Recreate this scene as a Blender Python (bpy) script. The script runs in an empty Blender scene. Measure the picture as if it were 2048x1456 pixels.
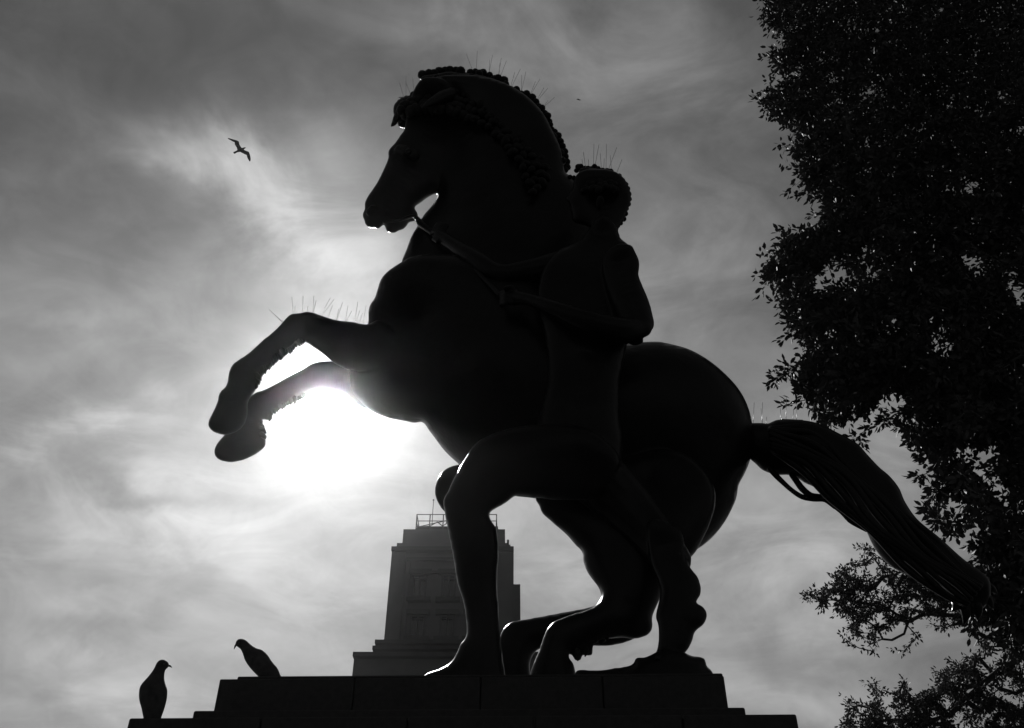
import bpy, math, random
import numpy as np
from mathutils import Vector, noise as mnoise

scene = bpy.context.scene
# ------------------------------------------------------------------ camera
PITCH = math.radians(38.0)
FPX = 1819.0                      # focal length in pixels of the 2048 px wide photograph
EYE = np.array([0.0, 0.0, 1.6])
cam_d = bpy.data.cameras.new('camera')
cam_d.sensor_width = 36.0
cam_d.lens = 36.0 * FPX / 2048.0
cam_d.clip_start = 0.05
cam_d.clip_end = 3000.0
cam = bpy.data.objects.new('camera', cam_d)
scene.collection.objects.link(cam)
cam.location = EYE
cam.rotation_euler = (math.pi / 2 + PITCH, 0, 0)
scene.camera = cam

RIGHT = np.array([1.0, 0, 0])
FWD = np.array([0, math.cos(PITCH), math.sin(PITCH)])
UP = np.array([0, -math.sin(PITCH), math.cos(PITCH)])


def ray(u, v):
    u = np.asarray(u, float)[..., None]
    v = np.asarray(v, float)[..., None]
    return FWD * FPX + RIGHT * (u - 1024.0) + UP * (728.0 - v)


def at(u, v, Y):
    r = ray(u, v)
    return EYE + r * (np.asarray(Y, float)[..., None] / r[..., 1:2])


def at_z(u, v, z):
    r = ray(u, v)
    return EYE + r * ((z - EYE[2]) / r[2])


# ------------------------------------------------------------------ sun, sky, exposure
SUN_UV = (661.0, 802.0)
sd = ray(*SUN_UV); sd = sd / np.linalg.norm(sd)
SUN_EL = math.asin(sd[2]); SUN_AZ = math.atan2(sd[0], sd[1])      # azimuth measured from +Y towards +X
sun_d = bpy.data.lights.new('sun', 'SUN')
sun_d.energy = 4.0
sun_d.angle = math.radians(0.53)
sun_d.color = (1.0, 1.0, 1.0)      # the photograph is black and white
sun = bpy.data.objects.new('sun', sun_d)
scene.collection.objects.link(sun)
sun.rotation_euler = Vector(sd).to_track_quat('Z', 'Y').to_euler()
sun.location = (-8, 20, 40)

world = bpy.data.worlds.new('World')
scene.world = world
world.use_nodes = True
nt = world.node_tree
nt.nodes.clear()
N = nt.nodes.new


def link(a, b): nt.links.new(a, b)


def val(x):
    n = N('ShaderNodeValue'); n.outputs[0].default_value = x; return n.outputs[0]


def M(op, a, b=None, c=None, clamp=False):
    n = N('ShaderNodeMath'); n.operation = op; n.use_clamp = clamp
    for i, q in enumerate((a, b, c)):
        if q is None: continue
        if isinstance(q, (int, float)): n.inputs[i].default_value = q
        else: link(q, n.inputs[i])
    return n.outputs[0]


def VM(op, a, b=None, out=0):
    n = N('ShaderNodeVectorMath'); n.operation = op
    for i, q in enumerate((a, b)):
        if q is None: continue
        if isinstance(q, (tuple, list)): n.inputs[i].default_value = q
        else: link(q, n.inputs[i])
    return n.outputs['Value'] if op in ('DOT_PRODUCT', 'LENGTH') else n.outputs[0]


def smooth(x, a, b):
    n = N('ShaderNodeMapRange'); n.interpolation_type = 'SMOOTHSTEP'
    link(x, n.inputs[0]); n.inputs[1].default_value = a; n.inputs[2].default_value = b
    return n.outputs[0]


sky = N('ShaderNodeTexSky'); sky.sky_type = 'NISHITA'; sky.sun_disc = False
sky.sun_elevation = SUN_EL; sky.sun_rotation = SUN_AZ
sky.air_density = 1.0; sky.dust_density = 1.6; sky.ozone_density = 1.0
bw = N('ShaderNodeRGBToBW'); link(sky.outputs[0], bw.inputs[0])
tc = N('ShaderNodeTexCoord')
D = VM('NORMALIZE', tc.outputs['Generated'])
sep = N('ShaderNodeSeparateXYZ'); link(D, sep.inputs[0])
P = D      # clouds are laid out by compass direction and height


def noise(vec, scale, detail=6, rough=0.55, dist=0.0, off=(0, 0, 0), stretch=None, rot=0.0):
    mp = N('ShaderNodeMapping'); link(vec, mp.inputs[0])
    mp.inputs['Location'].default_value = off
    mp.inputs['Rotation'].default_value = (0, 0, rot)
    if stretch: mp.inputs['Scale'].default_value = stretch
    n = N('ShaderNodeTexNoise'); link(mp.outputs[0], n.inputs['Vector'])
    n.inputs['Scale'].default_value = scale; n.inputs['Detail'].default_value = detail
    n.inputs['Roughness'].default_value = rough; n.inputs['Distortion'].default_value = dist
    return n


n_wisp = noise(P, 3.4, 10, 0.58, 0.7, (3.1, 1.7, 0), (1.0, 1.0, 1.7), 0.3).outputs[0]
n_big = noise(P, 1.7, 5, 0.5, 0.35, (7.3, 2.9, 0)).outputs[0]
n_fine = noise(P, 13.0, 8, 0.62, 0.9, (1.2, 8.8, 0), (1.0, 1.0, 1.5), 0.8).outputs[0]
warp = noise(P, 5.0, 6, 0.58, 0.3, (5, 5, 0)).outputs[1]
wv = VM('SUBTRACT', warp, (0.5, 0.5, 0.5))
wsc = N('ShaderNodeVectorMath'); wsc.operation = 'SCALE'; link(wv, wsc.inputs[0]); wsc.inputs['Scale'].default_value = 0.17
PW = VM('ADD', P, wsc.outputs[0])


def dirn(u, v):
    r = ray(u, v); return r / np.linalg.norm(r)


def bank(u0, v0, u1, v1, wpx):
    """a soft bank of cloud across the sky dome, 1 on its centre line, fading past its width"""
    a, b = dirn(u0, v0), dirn(u1, v1); c = (a + b) / 2; c /= np.linalg.norm(c)
    d = b - a; L = np.linalg.norm(d); d = d / L
    nrm = np.cross(c, d); nrm /= np.linalg.norm(nrm)
    W = wpx / FPX * 0.85
    q = VM('SUBTRACT', PW, tuple(c))
    s = M('DIVIDE', VM('DOT_PRODUCT', q, tuple(d)), L * 0.60)
    t = M('DIVIDE', VM('DOT_PRODUCT', q, tuple(nrm)), W)
    e_ = M('DIVIDE', VM('DOT_PRODUCT', q, tuple(c)), 0.6)
    r2 = M('ADD', M('ADD', M('MULTIPLY', s, s), M('MULTIPLY', t, t)), M('MULTIPLY', e_, e_))
    return M('EXPONENT', M('MULTIPLY', M('POWER', r2, 1.25), -1.2))


# angle from the sun in degrees
cs = VM('DOT_PRODUCT', D, tuple(sd))
ang = M('MULTIPLY', M('ARCCOSINE', M('MINIMUM', cs, 0.9999999)), 57.2958)


def aureole(scale, power=1.0):
    return M('EXPONENT', M('MULTIPLY', M('POWER', M('DIVIDE', ang, scale), power), -1.0))


# thin overcast lit from behind: forward scattering makes it bright towards the sun
veil = M('ADD', 0.40, M('MULTIPLY', n_big, 0.50))
wisps = smooth(n_wisp, 0.36, 0.72)
fine = smooth(n_fine, 0.30, 0.75)
banks = None
for (u0, v0, u1, v1, w, k) in [
    (330, 265, 560, 370, 60, 1.05), (400, 300, 620, 470, 80, 1.9), (560, 430, 800, 540, 105, 1.25), (600, 300, 760, 440, 85, 0.85), (150, 262, 420, 300, 38, 0.42), (500, 250, 790, 300, 70, 0.45),
    (850, 30, 1250, 130, 140, 1.3), (1250, 60, 1560, 140, 130, 1.0), (1180, 170, 1560, 240, 130, 0.5), (1150, 330, 1560, 560, 190, 0.55), (620, 40, 900, 60, 90, 0.25), (340, 690, 300, 860, 30, 0.22),
    (330, 780, 20, 930, 36, 0.55), (100, 860, 420, 880, 60, 0.25), (240, 930, 560, 950, 40, 0.35),
    (100, 1010, 560, 1060, 60, 0.55), (380, 1090, 700, 1180, 70, 0.30), (60, 1300, 420, 1400, 60, 0.45), (60, 1180, 300, 1190, 40, 0.3),
    (1050, 1080, 1400, 1220, 120, 0.50), (1450, 950, 1700, 1100, 150, 0.95), (1500, 1180, 1850, 1220, 110, 0.55), (1700, 880, 1900, 980, 120, .6), (1300, 1340, 1800, 1410, 60, 0.60), (60, 600, 280, 590, 28, 0.25),
    (1150, 450, 1500, 480, 120, 0.3), (20, 60, 460, 150, 150, -0.30), (700, 130, 760, 160, 70, -0.20), (280, 440, 440, 500, 60, -0.22), (60, 420, 330, 520, 70, -0.18),
    (250, 740, 40, 790, 40, -0.18), (1050, 200, 1160, 230, 60, -0.25), (1350, 250, 1460, 420, 70, -0.2), (1560, 1240, 1900, 1300, 30, -0.15),
    (210, 965, 340, 985, 34, -0.45), (560, 1130, 700, 1150, 40, -0.2), (30, 1240, 200, 1260, 30, -0.2), (430, 620, 600, 620, 40, -0.2)]:
    b = M('MULTIPLY', bank(u0, v0, u1, v1, w), k)
    banks = b if banks is None else M('ADD', banks, b)
n_streak = noise(P, 5.5, 9, 0.6, 1.1, (4.4, 0.3, 0), (1.0, 1.6, 2.6), math.radians(-24)).outputs[0]
tex = M('ADD', M('ADD', M('MULTIPLY', wisps, 0.34), M('MULTIPLY', fine, 0.24)), M('MULTIPLY', smooth(n_streak, .32, .74), 0.42))
cl = M('MAXIMUM', M('ADD', M('ADD', veil, tex), M('MULTIPLY', banks, M('ADD', 0.50, M('ADD', M('MULTIPLY', wisps, 0.55), M('MULTIPLY', smooth(n_streak, .3, .72), 0.6))))), 0.15)
phase = M('ADD', M('ADD', M('MULTIPLY', aureole(20.0), 1.25), M('MULTIPLY', aureole(10.0), 0.95)), 0.56)
# seen lower down the thin cloud is looked through at a slant, so it is denser and brighter
slant = M('SUBTRACT', 2.0, M('MULTIPLY', smooth(sep.outputs['Z'], 0.38, 0.80), 1.25))
cloud = M('MULTIPLY', M('MULTIPLY', cl, phase), slant)
core = M('MULTIPLY', aureole(2.4, 1.0), 9.0)
total = M('ADD', M('ADD', M('MULTIPLY', bw.outputs[0], 0.08), cloud), core)
bg = N('ShaderNodeBackground'); bg.inputs['Strength'].default_value = 0.10
cmb = N('ShaderNodeCombineXYZ')
for i in range(3): link(total, cmb.inputs[i])
link(cmb.outputs[0], bg.inputs['Color'])
wo = N('ShaderNodeOutputWorld'); link(bg.outputs[0], wo.inputs['Surface'])

scene.view_settings.view_transform = 'Standard'
scene.view_settings.look = 'None'
scene.view_settings.gamma = 1.0
scene.view_settings.exposure = 0.0
scene.view_settings.use_curve_mapping = False
scene.cycles.use_denoising = True
scene.cycles.max_bounces = 6
scene.cycles.volume_bounces = 0
scene.cycles.transparent_max_bounces = 8

rng = random.Random(7)
nrg = np.random.default_rng(11)
COL = scene.collection


# ------------------------------------------------------------------ helpers
def link_obj(name, data, parent=None):
    o = bpy.data.objects.new(name, data)
    COL.objects.link(o)
    if parent is not None: o.parent = parent
    return o


def tag(o, label=None, cat=None, group=None, kind=None):
    if label: o['label'] = label
    if cat: o['category'] = cat
    if group: o['group'] = group
    if kind: o['kind'] = kind
    return o


def thing(name, label, cat, group=None):
    o = bpy.data.objects.new(name, None)
    o.empty_display_size = 0.2
    COL.objects.link(o)
    return tag(o, label, cat, group)


def material(name, base, rough=0.6, metallic=0.0, var=0.3, scale=6.0, bump=0.0, bscale=40.0, spec=0.5):
    m = bpy.data.materials.new(name); m.use_nodes = True
    t = m.node_tree; b = t.nodes['Principled BSDF']
    tcn = t.nodes.new('ShaderNodeTexCoord')
    n = t.nodes.new('ShaderNodeTexNoise'); n.inputs['Scale'].default_value = scale
    n.inputs['Detail'].default_value = 7; n.inputs['Roughness'].default_value = 0.6
    t.links.new(tcn.outputs['Object'], n.inputs['Vector'])
    r = t.nodes.new('ShaderNodeMapRange')
    t.links.new(n.outputs[0], r.inputs[0])
    r.inputs[1].default_value = 0.3; r.inputs[2].default_value = 0.7
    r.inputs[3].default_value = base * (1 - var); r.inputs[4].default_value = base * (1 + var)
    t.links.new(r.outputs[0], b.inputs['Base Color'])
    b.inputs['Roughness'].default_value = rough
    b.inputs['Metallic'].default_value = metallic
    b.inputs['Specular IOR Level'].default_value = spec
    if bump:
        n2 = t.nodes.new('ShaderNodeTexNoise'); n2.inputs['Scale'].default_value = bscale
        n2.inputs['Detail'].default_value = 5
        t.links.new(tcn.outputs['Object'], n2.inputs['Vector'])
        bp = t.nodes.new('ShaderNodeBump'); bp.inputs['Strength'].default_value = bump
        bp.inputs['Distance'].default_value = 0.01
        t.links.new(n2.outputs[0], bp.inputs['Height']); t.links.new(bp.outputs[0], b.inputs['Normal'])
    return m


MAT = dict(
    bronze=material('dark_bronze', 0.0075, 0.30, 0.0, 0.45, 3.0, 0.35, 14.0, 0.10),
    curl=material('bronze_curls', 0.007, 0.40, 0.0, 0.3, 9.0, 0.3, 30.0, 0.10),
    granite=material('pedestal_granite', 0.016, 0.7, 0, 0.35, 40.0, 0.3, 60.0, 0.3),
    stone=material('tower_stone', 0.09, 0.85, 0, 0.25, 0.35, 0.2, 2.0, 0.2),
    stone2=material('tower_trim_stone', 0.05, 0.85, 0, 0.25, 0.6, 0.0, 2.0, 0.2),
    glass=material('window_glass', 0.01, 0.25, 0, 0.2, 2.0),
    frame=material('window_frame_paint', 0.035, 0.6, 0, 0.1, 2.0),
    steel=material('spike_steel', 0.45, 0.4, 0.6, 0.1, 20.0),
    iron=material('railing_iron', 0.06, 0.6, 0.3, 0.2, 5.0),
    bark=material('tree_bark', 0.06, 0.9, 0, 0.4, 8.0, 0.6, 30.0, 0.2),
    feather=material('pigeon_feathers', 0.03, 0.75, 0, 0.5, 25.0, 0.2, 90.0, 0.2),
    gull=material('seabird_feathers', 0.06, 0.8, 0, 0.4, 2.0),
    beak=material('bird_beak', 0.04, 0.5, 0, 0.2, 40.0),
    paving=material('plaza_paving', 0.06, 0.85, 0, 0.25, 0.8, 0.2, 12.0, 0.2),
)


def leaf_material(name, base, trans):
    m = bpy.data.materials.new(name); m.use_nodes = True
    t = m.node_tree; b = t.nodes['Principled BSDF']
    oi = t.nodes.new('ShaderNodeTexNoise'); oi.inputs['Scale'].default_value = 3.0
    tcn = t.nodes.new('ShaderNodeTexCoord'); t.links.new(tcn.outputs['Object'], oi.inputs['Vector'])
    r = t.nodes.new('ShaderNodeMapRange'); t.links.new(oi.outputs[0], r.inputs[0])
    r.inputs[1].default_value = 0.3; r.inputs[2].default_value = 0.7
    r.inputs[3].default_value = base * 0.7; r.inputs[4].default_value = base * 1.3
    t.links.new(r.outputs[0], b.inputs['Base Color'])
    b.inputs['Roughness'].default_value = 0.6
    b.inputs['Specular IOR Level'].default_value = 0.15
    tr = t.nodes.new('ShaderNodeBsdfTranslucent'); tr.inputs['Color'].default_value = (base, base, base, 1)
    mx = t.nodes.new('ShaderNodeMixShader'); mx.inputs[0].default_value = trans
    out = t.nodes['Material Output']
    t.links.new(b.outputs[0], mx.inputs[1]); t.links.new(tr.outputs[0], mx.inputs[2])
    t.links.new(mx.outputs[0], out.inputs['Surface'])
    return m


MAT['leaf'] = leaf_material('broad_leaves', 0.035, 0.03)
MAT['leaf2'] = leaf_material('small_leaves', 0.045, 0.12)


class MB:
    """collects vertices and faces for ONE mesh object"""

    def __init__(self): self.v = []; self.f = []; self.n = 0

    def add(self, V, F):
        V = np.asarray(V, float)
        self.v.append(V)
        self.f += [tuple(int(i) + self.n for i in f) for f in F]
        self.n += len(V)

    def box(self, c, s, rz=0.0):
        c = np.array(c, float); h = np.array(s, float) / 2
        V = np.array([[x, y, z] for x in (-1, 1) for y in (-1, 1) for z in (-1, 1)], float) * h
        ca, sa = math.cos(rz), math.sin(rz)
        V = np.c_[V[:, 0] * ca - V[:, 1] * sa, V[:, 0] * sa + V[:, 1] * ca, V[:, 2]] + c
        self.add(V, [(0, 1, 3, 2), (4, 6, 7, 5), (0, 4, 5, 1), (2, 3, 7, 6), (0, 2, 6, 4), (1, 5, 7, 3)])

    def quadbox(self, P4, z0, z1):
        V = [(*p[:2], z0) for p in P4] + [(*p[:2], z1) for p in P4]
        self.add(V, [(3, 2, 1, 0), (4, 5, 6, 7)] + [(i, (i + 1) % 4, (i + 1) % 4 + 4, i + 4) for i in range(4)])

    def tube(self, pts, rad, seg=8, caps=True):
        pts = np.asarray(pts, float); n = len(pts)
        rad = np.broadcast_to(np.asarray(rad, float), (n,)).copy()
        if caps and rad.max() > 0.012:      # rounded ends
            d0 = pts[0] - pts[1]; d0 /= np.linalg.norm(d0)
            d1 = pts[-1] - pts[-2]; d1 /= np.linalg.norm(d1)
            a, b = [], []
            for k in (80, 55, 28):
                s_, c_ = math.sin(math.radians(k)), math.cos(math.radians(k))
                a.append((pts[0] + d0 * rad[0] * s_, rad[0] * c_)); b.append((pts[-1] + d1 * rad[-1] * s_, rad[-1] * c_))
            pts = np.array([q[0] for q in a] + list(pts) + [q[0] for q in b[::-1]])
            rad = np.array([q[1] for q in a] + list(rad) + [q[1] for q in b[::-1]]); n = len(pts)
        T = np.gradient(pts, axis=0); T /= np.linalg.norm(T, axis=1)[:, None] + 1e-12
        ref = np.array([0.13, 0.97, 0.2])
        V = []
        for i in range(n):
            a = np.cross(T[i], ref); a /= np.linalg.norm(a) + 1e-9; b = np.cross(T[i], a)
            for k in range(seg):
                t = 2 * math.pi * k / seg
                V.append(pts[i] + rad[i] * (a * math.cos(t) + b * math.sin(t)))
        F = [(i * seg + k, i * seg + (k + 1) % seg, (i + 1) * seg + (k + 1) % seg, (i + 1) * seg + k)
             for i in range(n - 1) for k in range(seg)]
        F.append(tuple(range(seg))[::-1]); F.append(tuple((n - 1) * seg + k for k in range(seg)))
        self.add(V, F)

    def ball(self, c, r, axes=None, nu=10, nv=7, lump=0.0):
        """ellipsoid of radii r (3) along axes (rows)"""
        r = np.broadcast_to(np.asarray(r, float), (3,))
        A = np.eye(3) if axes is None else np.asarray(axes)
        V = [np.array([0, 0, 1.0])]
        for j in range(1, nv):
            p = math.pi * j / nv
            for i in range(nu):
                t = 2 * math.pi * i / nu
                V.append(np.array([math.sin(p) * math.cos(t), math.sin(p) * math.sin(t), math.cos(p)]))
        V.append(np.array([0, 0, -1.0])); V = np.array(V)
        if lump:
            V = V * (1 + lump * nrg.uniform(-1, 1, (len(V), 1)))
        V = (V * r) @ A + np.asarray(c)
        F = [(0, 1 + i, 1 + (i + 1) % nu) for i in range(nu)]
        for j in range(nv - 2):
            for i in range(nu):
                a = 1 + j * nu + i; b = 1 + j * nu + (i + 1) % nu
                F.append((a, a + nu, b + nu, b))
        l = len(V) - 1
        F += [(l, l - nu + (i + 1) % nu, l - nu + i) for i in range(nu)]
        self.add(V, F)

    def mesh(self, name, mat, smooth=True):
        me = bpy.data.meshes.new(name)
        me.from_pydata(np.concatenate(self.v).tolist(), [], self.f)
        me.materials.append(mat)
        if smooth: me.polygons.foreach_set('use_smooth', [True] * len(me.polygons))
        me.update()
        return me

    def build(self, name, mat, parent=None, smooth=True):
        return link_obj(name, self.mesh(name, mat, smooth), parent)


def catmull(P, step=4.0, closed=True, tension=0.5):
    P = np.asarray(P, float); n = len(P); out = []
    for i in range(n if closed else n - 1):
        g = lambda k: P[k % n] if closed else P[min(max(k, 0), n - 1)]
        p0, p1, p2, p3 = g(i - 1), g(i), g(i + 1), g(i + 2)
        L = np.linalg.norm((p2 - p1)[:2]); m = max(1, int(L / step))
        l0 = np.linalg.norm((p1 - p0)[:2]) + 1e-6; l2 = np.linalg.norm((p3 - p2)[:2]) + 1e-6
        m1 = (p2 - p0) / (l0 + L + 1e-6) * L; m2 = (p3 - p1) / (L + l2) * L
        for k in range(m):
            t = k / m
            out.append((2 * t**3 - 3 * t**2 + 1) * p1 + (t**3 - 2 * t**2 + t) * m1 + (-2 * t**3 + 3 * t**2) * p2 + (t**3 - t**2) * m2)
    if not closed: out.append(P[-1])
    return np.array(out)


def signed_dist(poly, X, Y):
    """positive inside"""
    shp = X.shape; x = X.ravel(); y = Y.ravel()
    d2 = np.full(x.shape, 1e18); ins = np.zeros(x.shape, bool)
    n = len(poly)
    for i in range(n):
        ax, ay = poly[i]; bx, by = poly[(i + 1) % n]
        ex, ey = bx - ax, by - ay; L2 = ex * ex + ey * ey + 1e-12
        t = np.clip(((x - ax) * ex + (y - ay) * ey) / L2, 0, 1)
        dd = (x - ax - t * ex)**2 + (y - ay - t * ey)**2
        np.minimum(d2, dd, out=d2)
        if (ay > by) != (ay == by):
            pass
        c = ((ay > y) != (by > y))
        if ey != 0:
            ins ^= c & (x < ex * (y - ay) / ey + ax)
    return np.where(ins, 1, -1).reshape(shp) * np.sqrt(d2).reshape(shp)


def poisson(sd_, h):
    """solve lap(phi) = -1 inside, 0 on the outline, from coarse to fine"""
    ny, nx = sd_.shape
    lv = [sd_]
    while min(lv[-1].shape) > 24: lv.append(lv[-1][::2, ::2])
    phi = None
    for k in range(len(lv) - 1, -1, -1):
        s = lv[k]; hh = h * 2**k
        if phi is None: phi = np.zeros(s.shape)
        else:
            up = np.repeat(np.repeat(phi, 2, 0), 2, 1)
            p = np.zeros(s.shape); a = min(up.shape[0], s.shape[0]); b = min(up.shape[1], s.shape[1])
            p[:a, :b] = up[:a, :b]; phi = p
        ins = s > 0
        sp = np.pad(s, 1, constant_values=-hh)
        for it in range(220 if k else 120):
            pp = np.pad(phi, 1)
            acc = np.zeros(s.shape)
            for dy, dx in ((0, 1), (2, 1), (1, 0), (1, 2)):
                q = pp[dy:dy + s.shape[0], dx:dx + s.shape[1]]
                qs = sp[dy:dy + s.shape[0], dx:dx + s.shape[1]]
                # outside neighbour: ghost value so that phi crosses zero on the outline
                gh = -phi * np.clip(-qs / np.maximum(s, 0.35 * hh), 0, 1)
                acc += np.where(qs > 0, q, gh)
            phi = np.where(ins, (acc + hh * hh) / 4, 0)
    return np.maximum(phi, 0)


def inflate(mb, outline, skel, h=4.0, k=1.0, rmax=None, step=4.0, smooth_outline=True, rough=0.0, flat=1.0, inset=0.0):
    """A rounded solid of true thickness round the centre line skel [(u, v, Y)...]; its contour
    seen from the photographer's place is the traced outline."""
    poly = catmull(outline, step) if smooth_outline else np.asarray(outline, float)
    if rough:
        d = np.roll(poly, -1, 0) - np.roll(poly, 1, 0); d /= np.linalg.norm(d, axis=1)[:, None] + 1e-9
        poly = poly + np.c_[-d[:, 1], d[:, 0]] * nrg.normal(0, rough, (len(poly), 1))
    u0, v0 = poly.min(0) - 1.5 * h; u1, v1 = poly.max(0) + 2.5 * h
    xs = np.arange(u0, u1, h); ys = np.arange(v0, v1, h)
    X, Y = np.meshgrid(xs, ys)
    S = signed_dist(poly, X, Y) - inset
    phi = poisson(S, h)
    R = np.sqrt(2 * phi) * k
    if rmax: R = rmax * np.tanh(R / rmax)
    R = R**flat * (R.max()**(1 - flat) if R.max() > 0 else 1)
    sk = []
    s0 = np.asarray(skel, float)
    if len(s0) == 1: s0 = np.vstack([s0, s0 + [1, 1, 0]])
    for a, b in zip(s0[:-1], s0[1:]):
        m = max(2, int(np.linalg.norm((b - a)[:2]) / 10))
        for t in np.linspace(0, 1, m): sk.append(a + (b - a) * t)
    sk = np.array(sk); S3 = at(sk[:, 0], sk[:, 1], sk[:, 2]) - EYE

    def place(U, Vv, Rr):
        r = ray(U, Vv); L = np.linalg.norm(r, axis=-1)
        d = r / L[..., None]
        w = 1.0 / (((U[:, None] - sk[None, :, 0])**2 + (Vv[:, None] - sk[None, :, 1])**2 + 60.0))**2
        s = (w * (d @ S3.T)).sum(1) / w.sum(1)
        rm = Rr * s / L
        return EYE + d * (s - rm)[:, None], EYE + d * (s + rm)[:, None]

    ins = S > 0
    idx = -np.ones(S.shape, int); idx[ins] = np.arange(ins.sum())
    Ui, Vi, Ri = X[ins], Y[ins], R[ins]
    n_in = len(Ui)
    bpts = []; ekey = {}

    def edge(a, b):                      # crossing of the outline on the grid edge a-b
        key = (a, b) if a < b else (b, a)
        if key not in ekey:
            a, b = key
            sa, sb = S[a], S[b]; t = sa / (sa - sb)
            bpts.append((X[a] + (X[b] - X[a]) * t, Y[a] + (Y[b] - Y[a]) * t)); ekey[key] = len(bpts) - 1
        return ekey[key]
    polys = []
    ny, nx = S.shape
    any_in = ins[:-1, :-1] | ins[1:, :-1] | ins[:-1, 1:] | ins[1:, 1:]
    for j, i in zip(*np.nonzero(any_in)):
        c = [(j, i), (j, i + 1), (j + 1, i + 1), (j + 1, i)]
        m = [bool(ins[q]) for q in c]
        if all(m): polys.append([('i', idx[q]) for q in c]); continue
        if sum(m) == 2 and m[0] == m[2]:
            for q in range(4):
                if m[q]: polys.append([('i', idx[c[q]]), ('b', edge(c[q], c[(q + 1) % 4])), ('b', edge(c[q - 1], c[q]))])
            continue
        p = []
        for q in range(4):
            if m[q]: p.append(('i', idx[c[q]]))
            if m[q] != m[(q + 1) % 4]: p.append(('b', edge(c[q], c[(q + 1) % 4])))
        polys.append(p)
    B = np.array(bpts)
    F1, F2 = place(Ui, Vi, Ri)
    Bp, _ = place(B[:, 0], B[:, 1], np.zeros(len(B)))
    V = np.concatenate([F1, F2, Bp])
    F = []
    for p in polys:
        F.append(tuple(int(q[1]) if q[0] == 'i' else int(2 * n_in + q[1]) for q in p))
        F.append(tuple(int(n_in + q[1]) if q[0] == 'i' else int(2 * n_in + q[1]) for q in p)[::-1])
    mb.add(V, F)


def limb(mb, nodes, seg=14, sub=6):
    """round tapering limb, nodes = [(u, v, Y, radius in pixels)...]"""
    P = catmull(np.array(nodes, float), step=6, closed=False)
    C = at(P[:, 0], P[:, 1], P[:, 2])
    L = np.linalg.norm(ray(P[:, 0], P[:, 1]), axis=1)
    rad = P[:, 3] * np.linalg.norm(C - EYE, axis=1) / L
    mb.tube(C, rad, seg)


def remesh(name, mb, mat, parent, voxel):
    me = mb.mesh(name + '_raw', mat)
    tmp = bpy.data.objects.new(name + '_raw', me); COL.objects.link(tmp)
    md = tmp.modifiers.new('r', 'REMESH'); md.mode = 'VOXEL'; md.voxel_size = voxel; md.use_smooth_shade = True
    sm = tmp.modifiers.new('s', 'SMOOTH'); sm.factor = 0.4; sm.iterations = 2
    dg = bpy.context.evaluated_depsgraph_get()
    out = bpy.data.meshes.new_from_object(tmp.evaluated_get(dg))
    out.name = name
    bpy.data.objects.remove(tmp); bpy.data.meshes.remove(me)
    if not out.materials: out.materials.append(mat)
    out.polygons.foreach_set('use_smooth', [True] * len(out.polygons))
    return link_obj(name, out, parent)


def px(u, v, Y):
    """metres per photograph pixel there"""
    r = ray(u, v)
    return Y / r[1]


# ================================================================== GROUND
g = MB(); g.add([(-190, -190, 0), (190, -190, 0), (190, 190, 0), (-190, 190, 0)], [(0, 1, 2, 3)])
tag(g.build('ground', MAT['paving'], smooth=False), kind='structure')

# ================================================================== PEDESTAL
Y_EDGE = 3.90
Z_TOP = float(at(960, 1348.5, Y_EDGE)[2])
YAW = math.radians(-1.1)


def slab(mb, uL, uR, vmid, Yf, z0, depth, extra_back=0.0, lump=0.0):
    """a stone course: its front top edge passes through (uL..uR, vmid)"""
    zt = float(at(1000, vmid, Yf)[2])
    fx = np.array([math.cos(YAW), math.sin(YAW)]); bk = np.array([-math.sin(YAW), math.cos(YAW)])
    c = np.array([at(1000, vmid, Yf)[0], Yf])
    # x extents from the rays at that height, on the yawed front line
    def ext(u):
        best = None
        for t in np.linspace(-4, 4, 4001):
            p = c + fx * t
            q = np.array([p[0], p[1], zt]) - EYE
            w = q @ FWD; uu = 1024 + FPX * (q @ RIGHT) / w
            e = abs(uu - u)
            if best is None or e < best[0]: best = (e, t)
        return best[1]
    tL, tR = ext(uL), ext(uR)
    P4 = [c + fx * tL, c + fx * tR, c + fx * tR + bk * depth, c + fx * tL + bk * depth]
    return P4, zt


def slab_object(name, parent, P4, z0, z1, bev=0.012, mat=None):
    mb = MB(); mb.quadbox(P4, z0, z1)
    o = mb.build(name, mat or MAT['granite'], parent, smooth=False)
    md = o.modifiers.new('bevel', 'BEVEL'); md.width = bev; md.segments = 3; md.limit_method = 'ANGLE'
    return o


ped = thing('statue_pedestal', 'dark stepped granite pedestal carrying the rearing horse statue', 'pedestal')
ped.location = (0, 0, 0)
pA, zA = slab(None, 475, 1446, 1348.5, Y_EDGE, 0, 2.3)
pB, zB = slab(None, 440, 1447.5, 1354.0, Y_EDGE - 0.012, 0, 2.36)
pC, zC = slab(None, 387.5, 1490, 1417.0, 3.66, 0, 2.80)
pD, zD = slab(None, 258, 1592.5, 1431.0, 3.44, 0, 3.25)
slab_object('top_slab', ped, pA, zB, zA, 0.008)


def block_row(name, P4, z0, z1, cuts, bev):
    """a course of separate stones with open joints"""
    a, b, c, d = [np.array(p, float) for p in P4]
    es = [0.0] + cuts + [1.0]
    for s0, s1 in zip(es[:-1], es[1:]):
        g0 = 0.0 if s0 == 0 else .0011; g1 = 0.0 if s1 == 1 else .0011
        q = [a + (b - a) * (s0 + g0), a + (b - a) * (s1 - g1), d + (c - d) * (s1 - g1), d + (c - d) * (s0 + g0)]
        slab_object(name, ped, q, z0, z1, bev)


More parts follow.
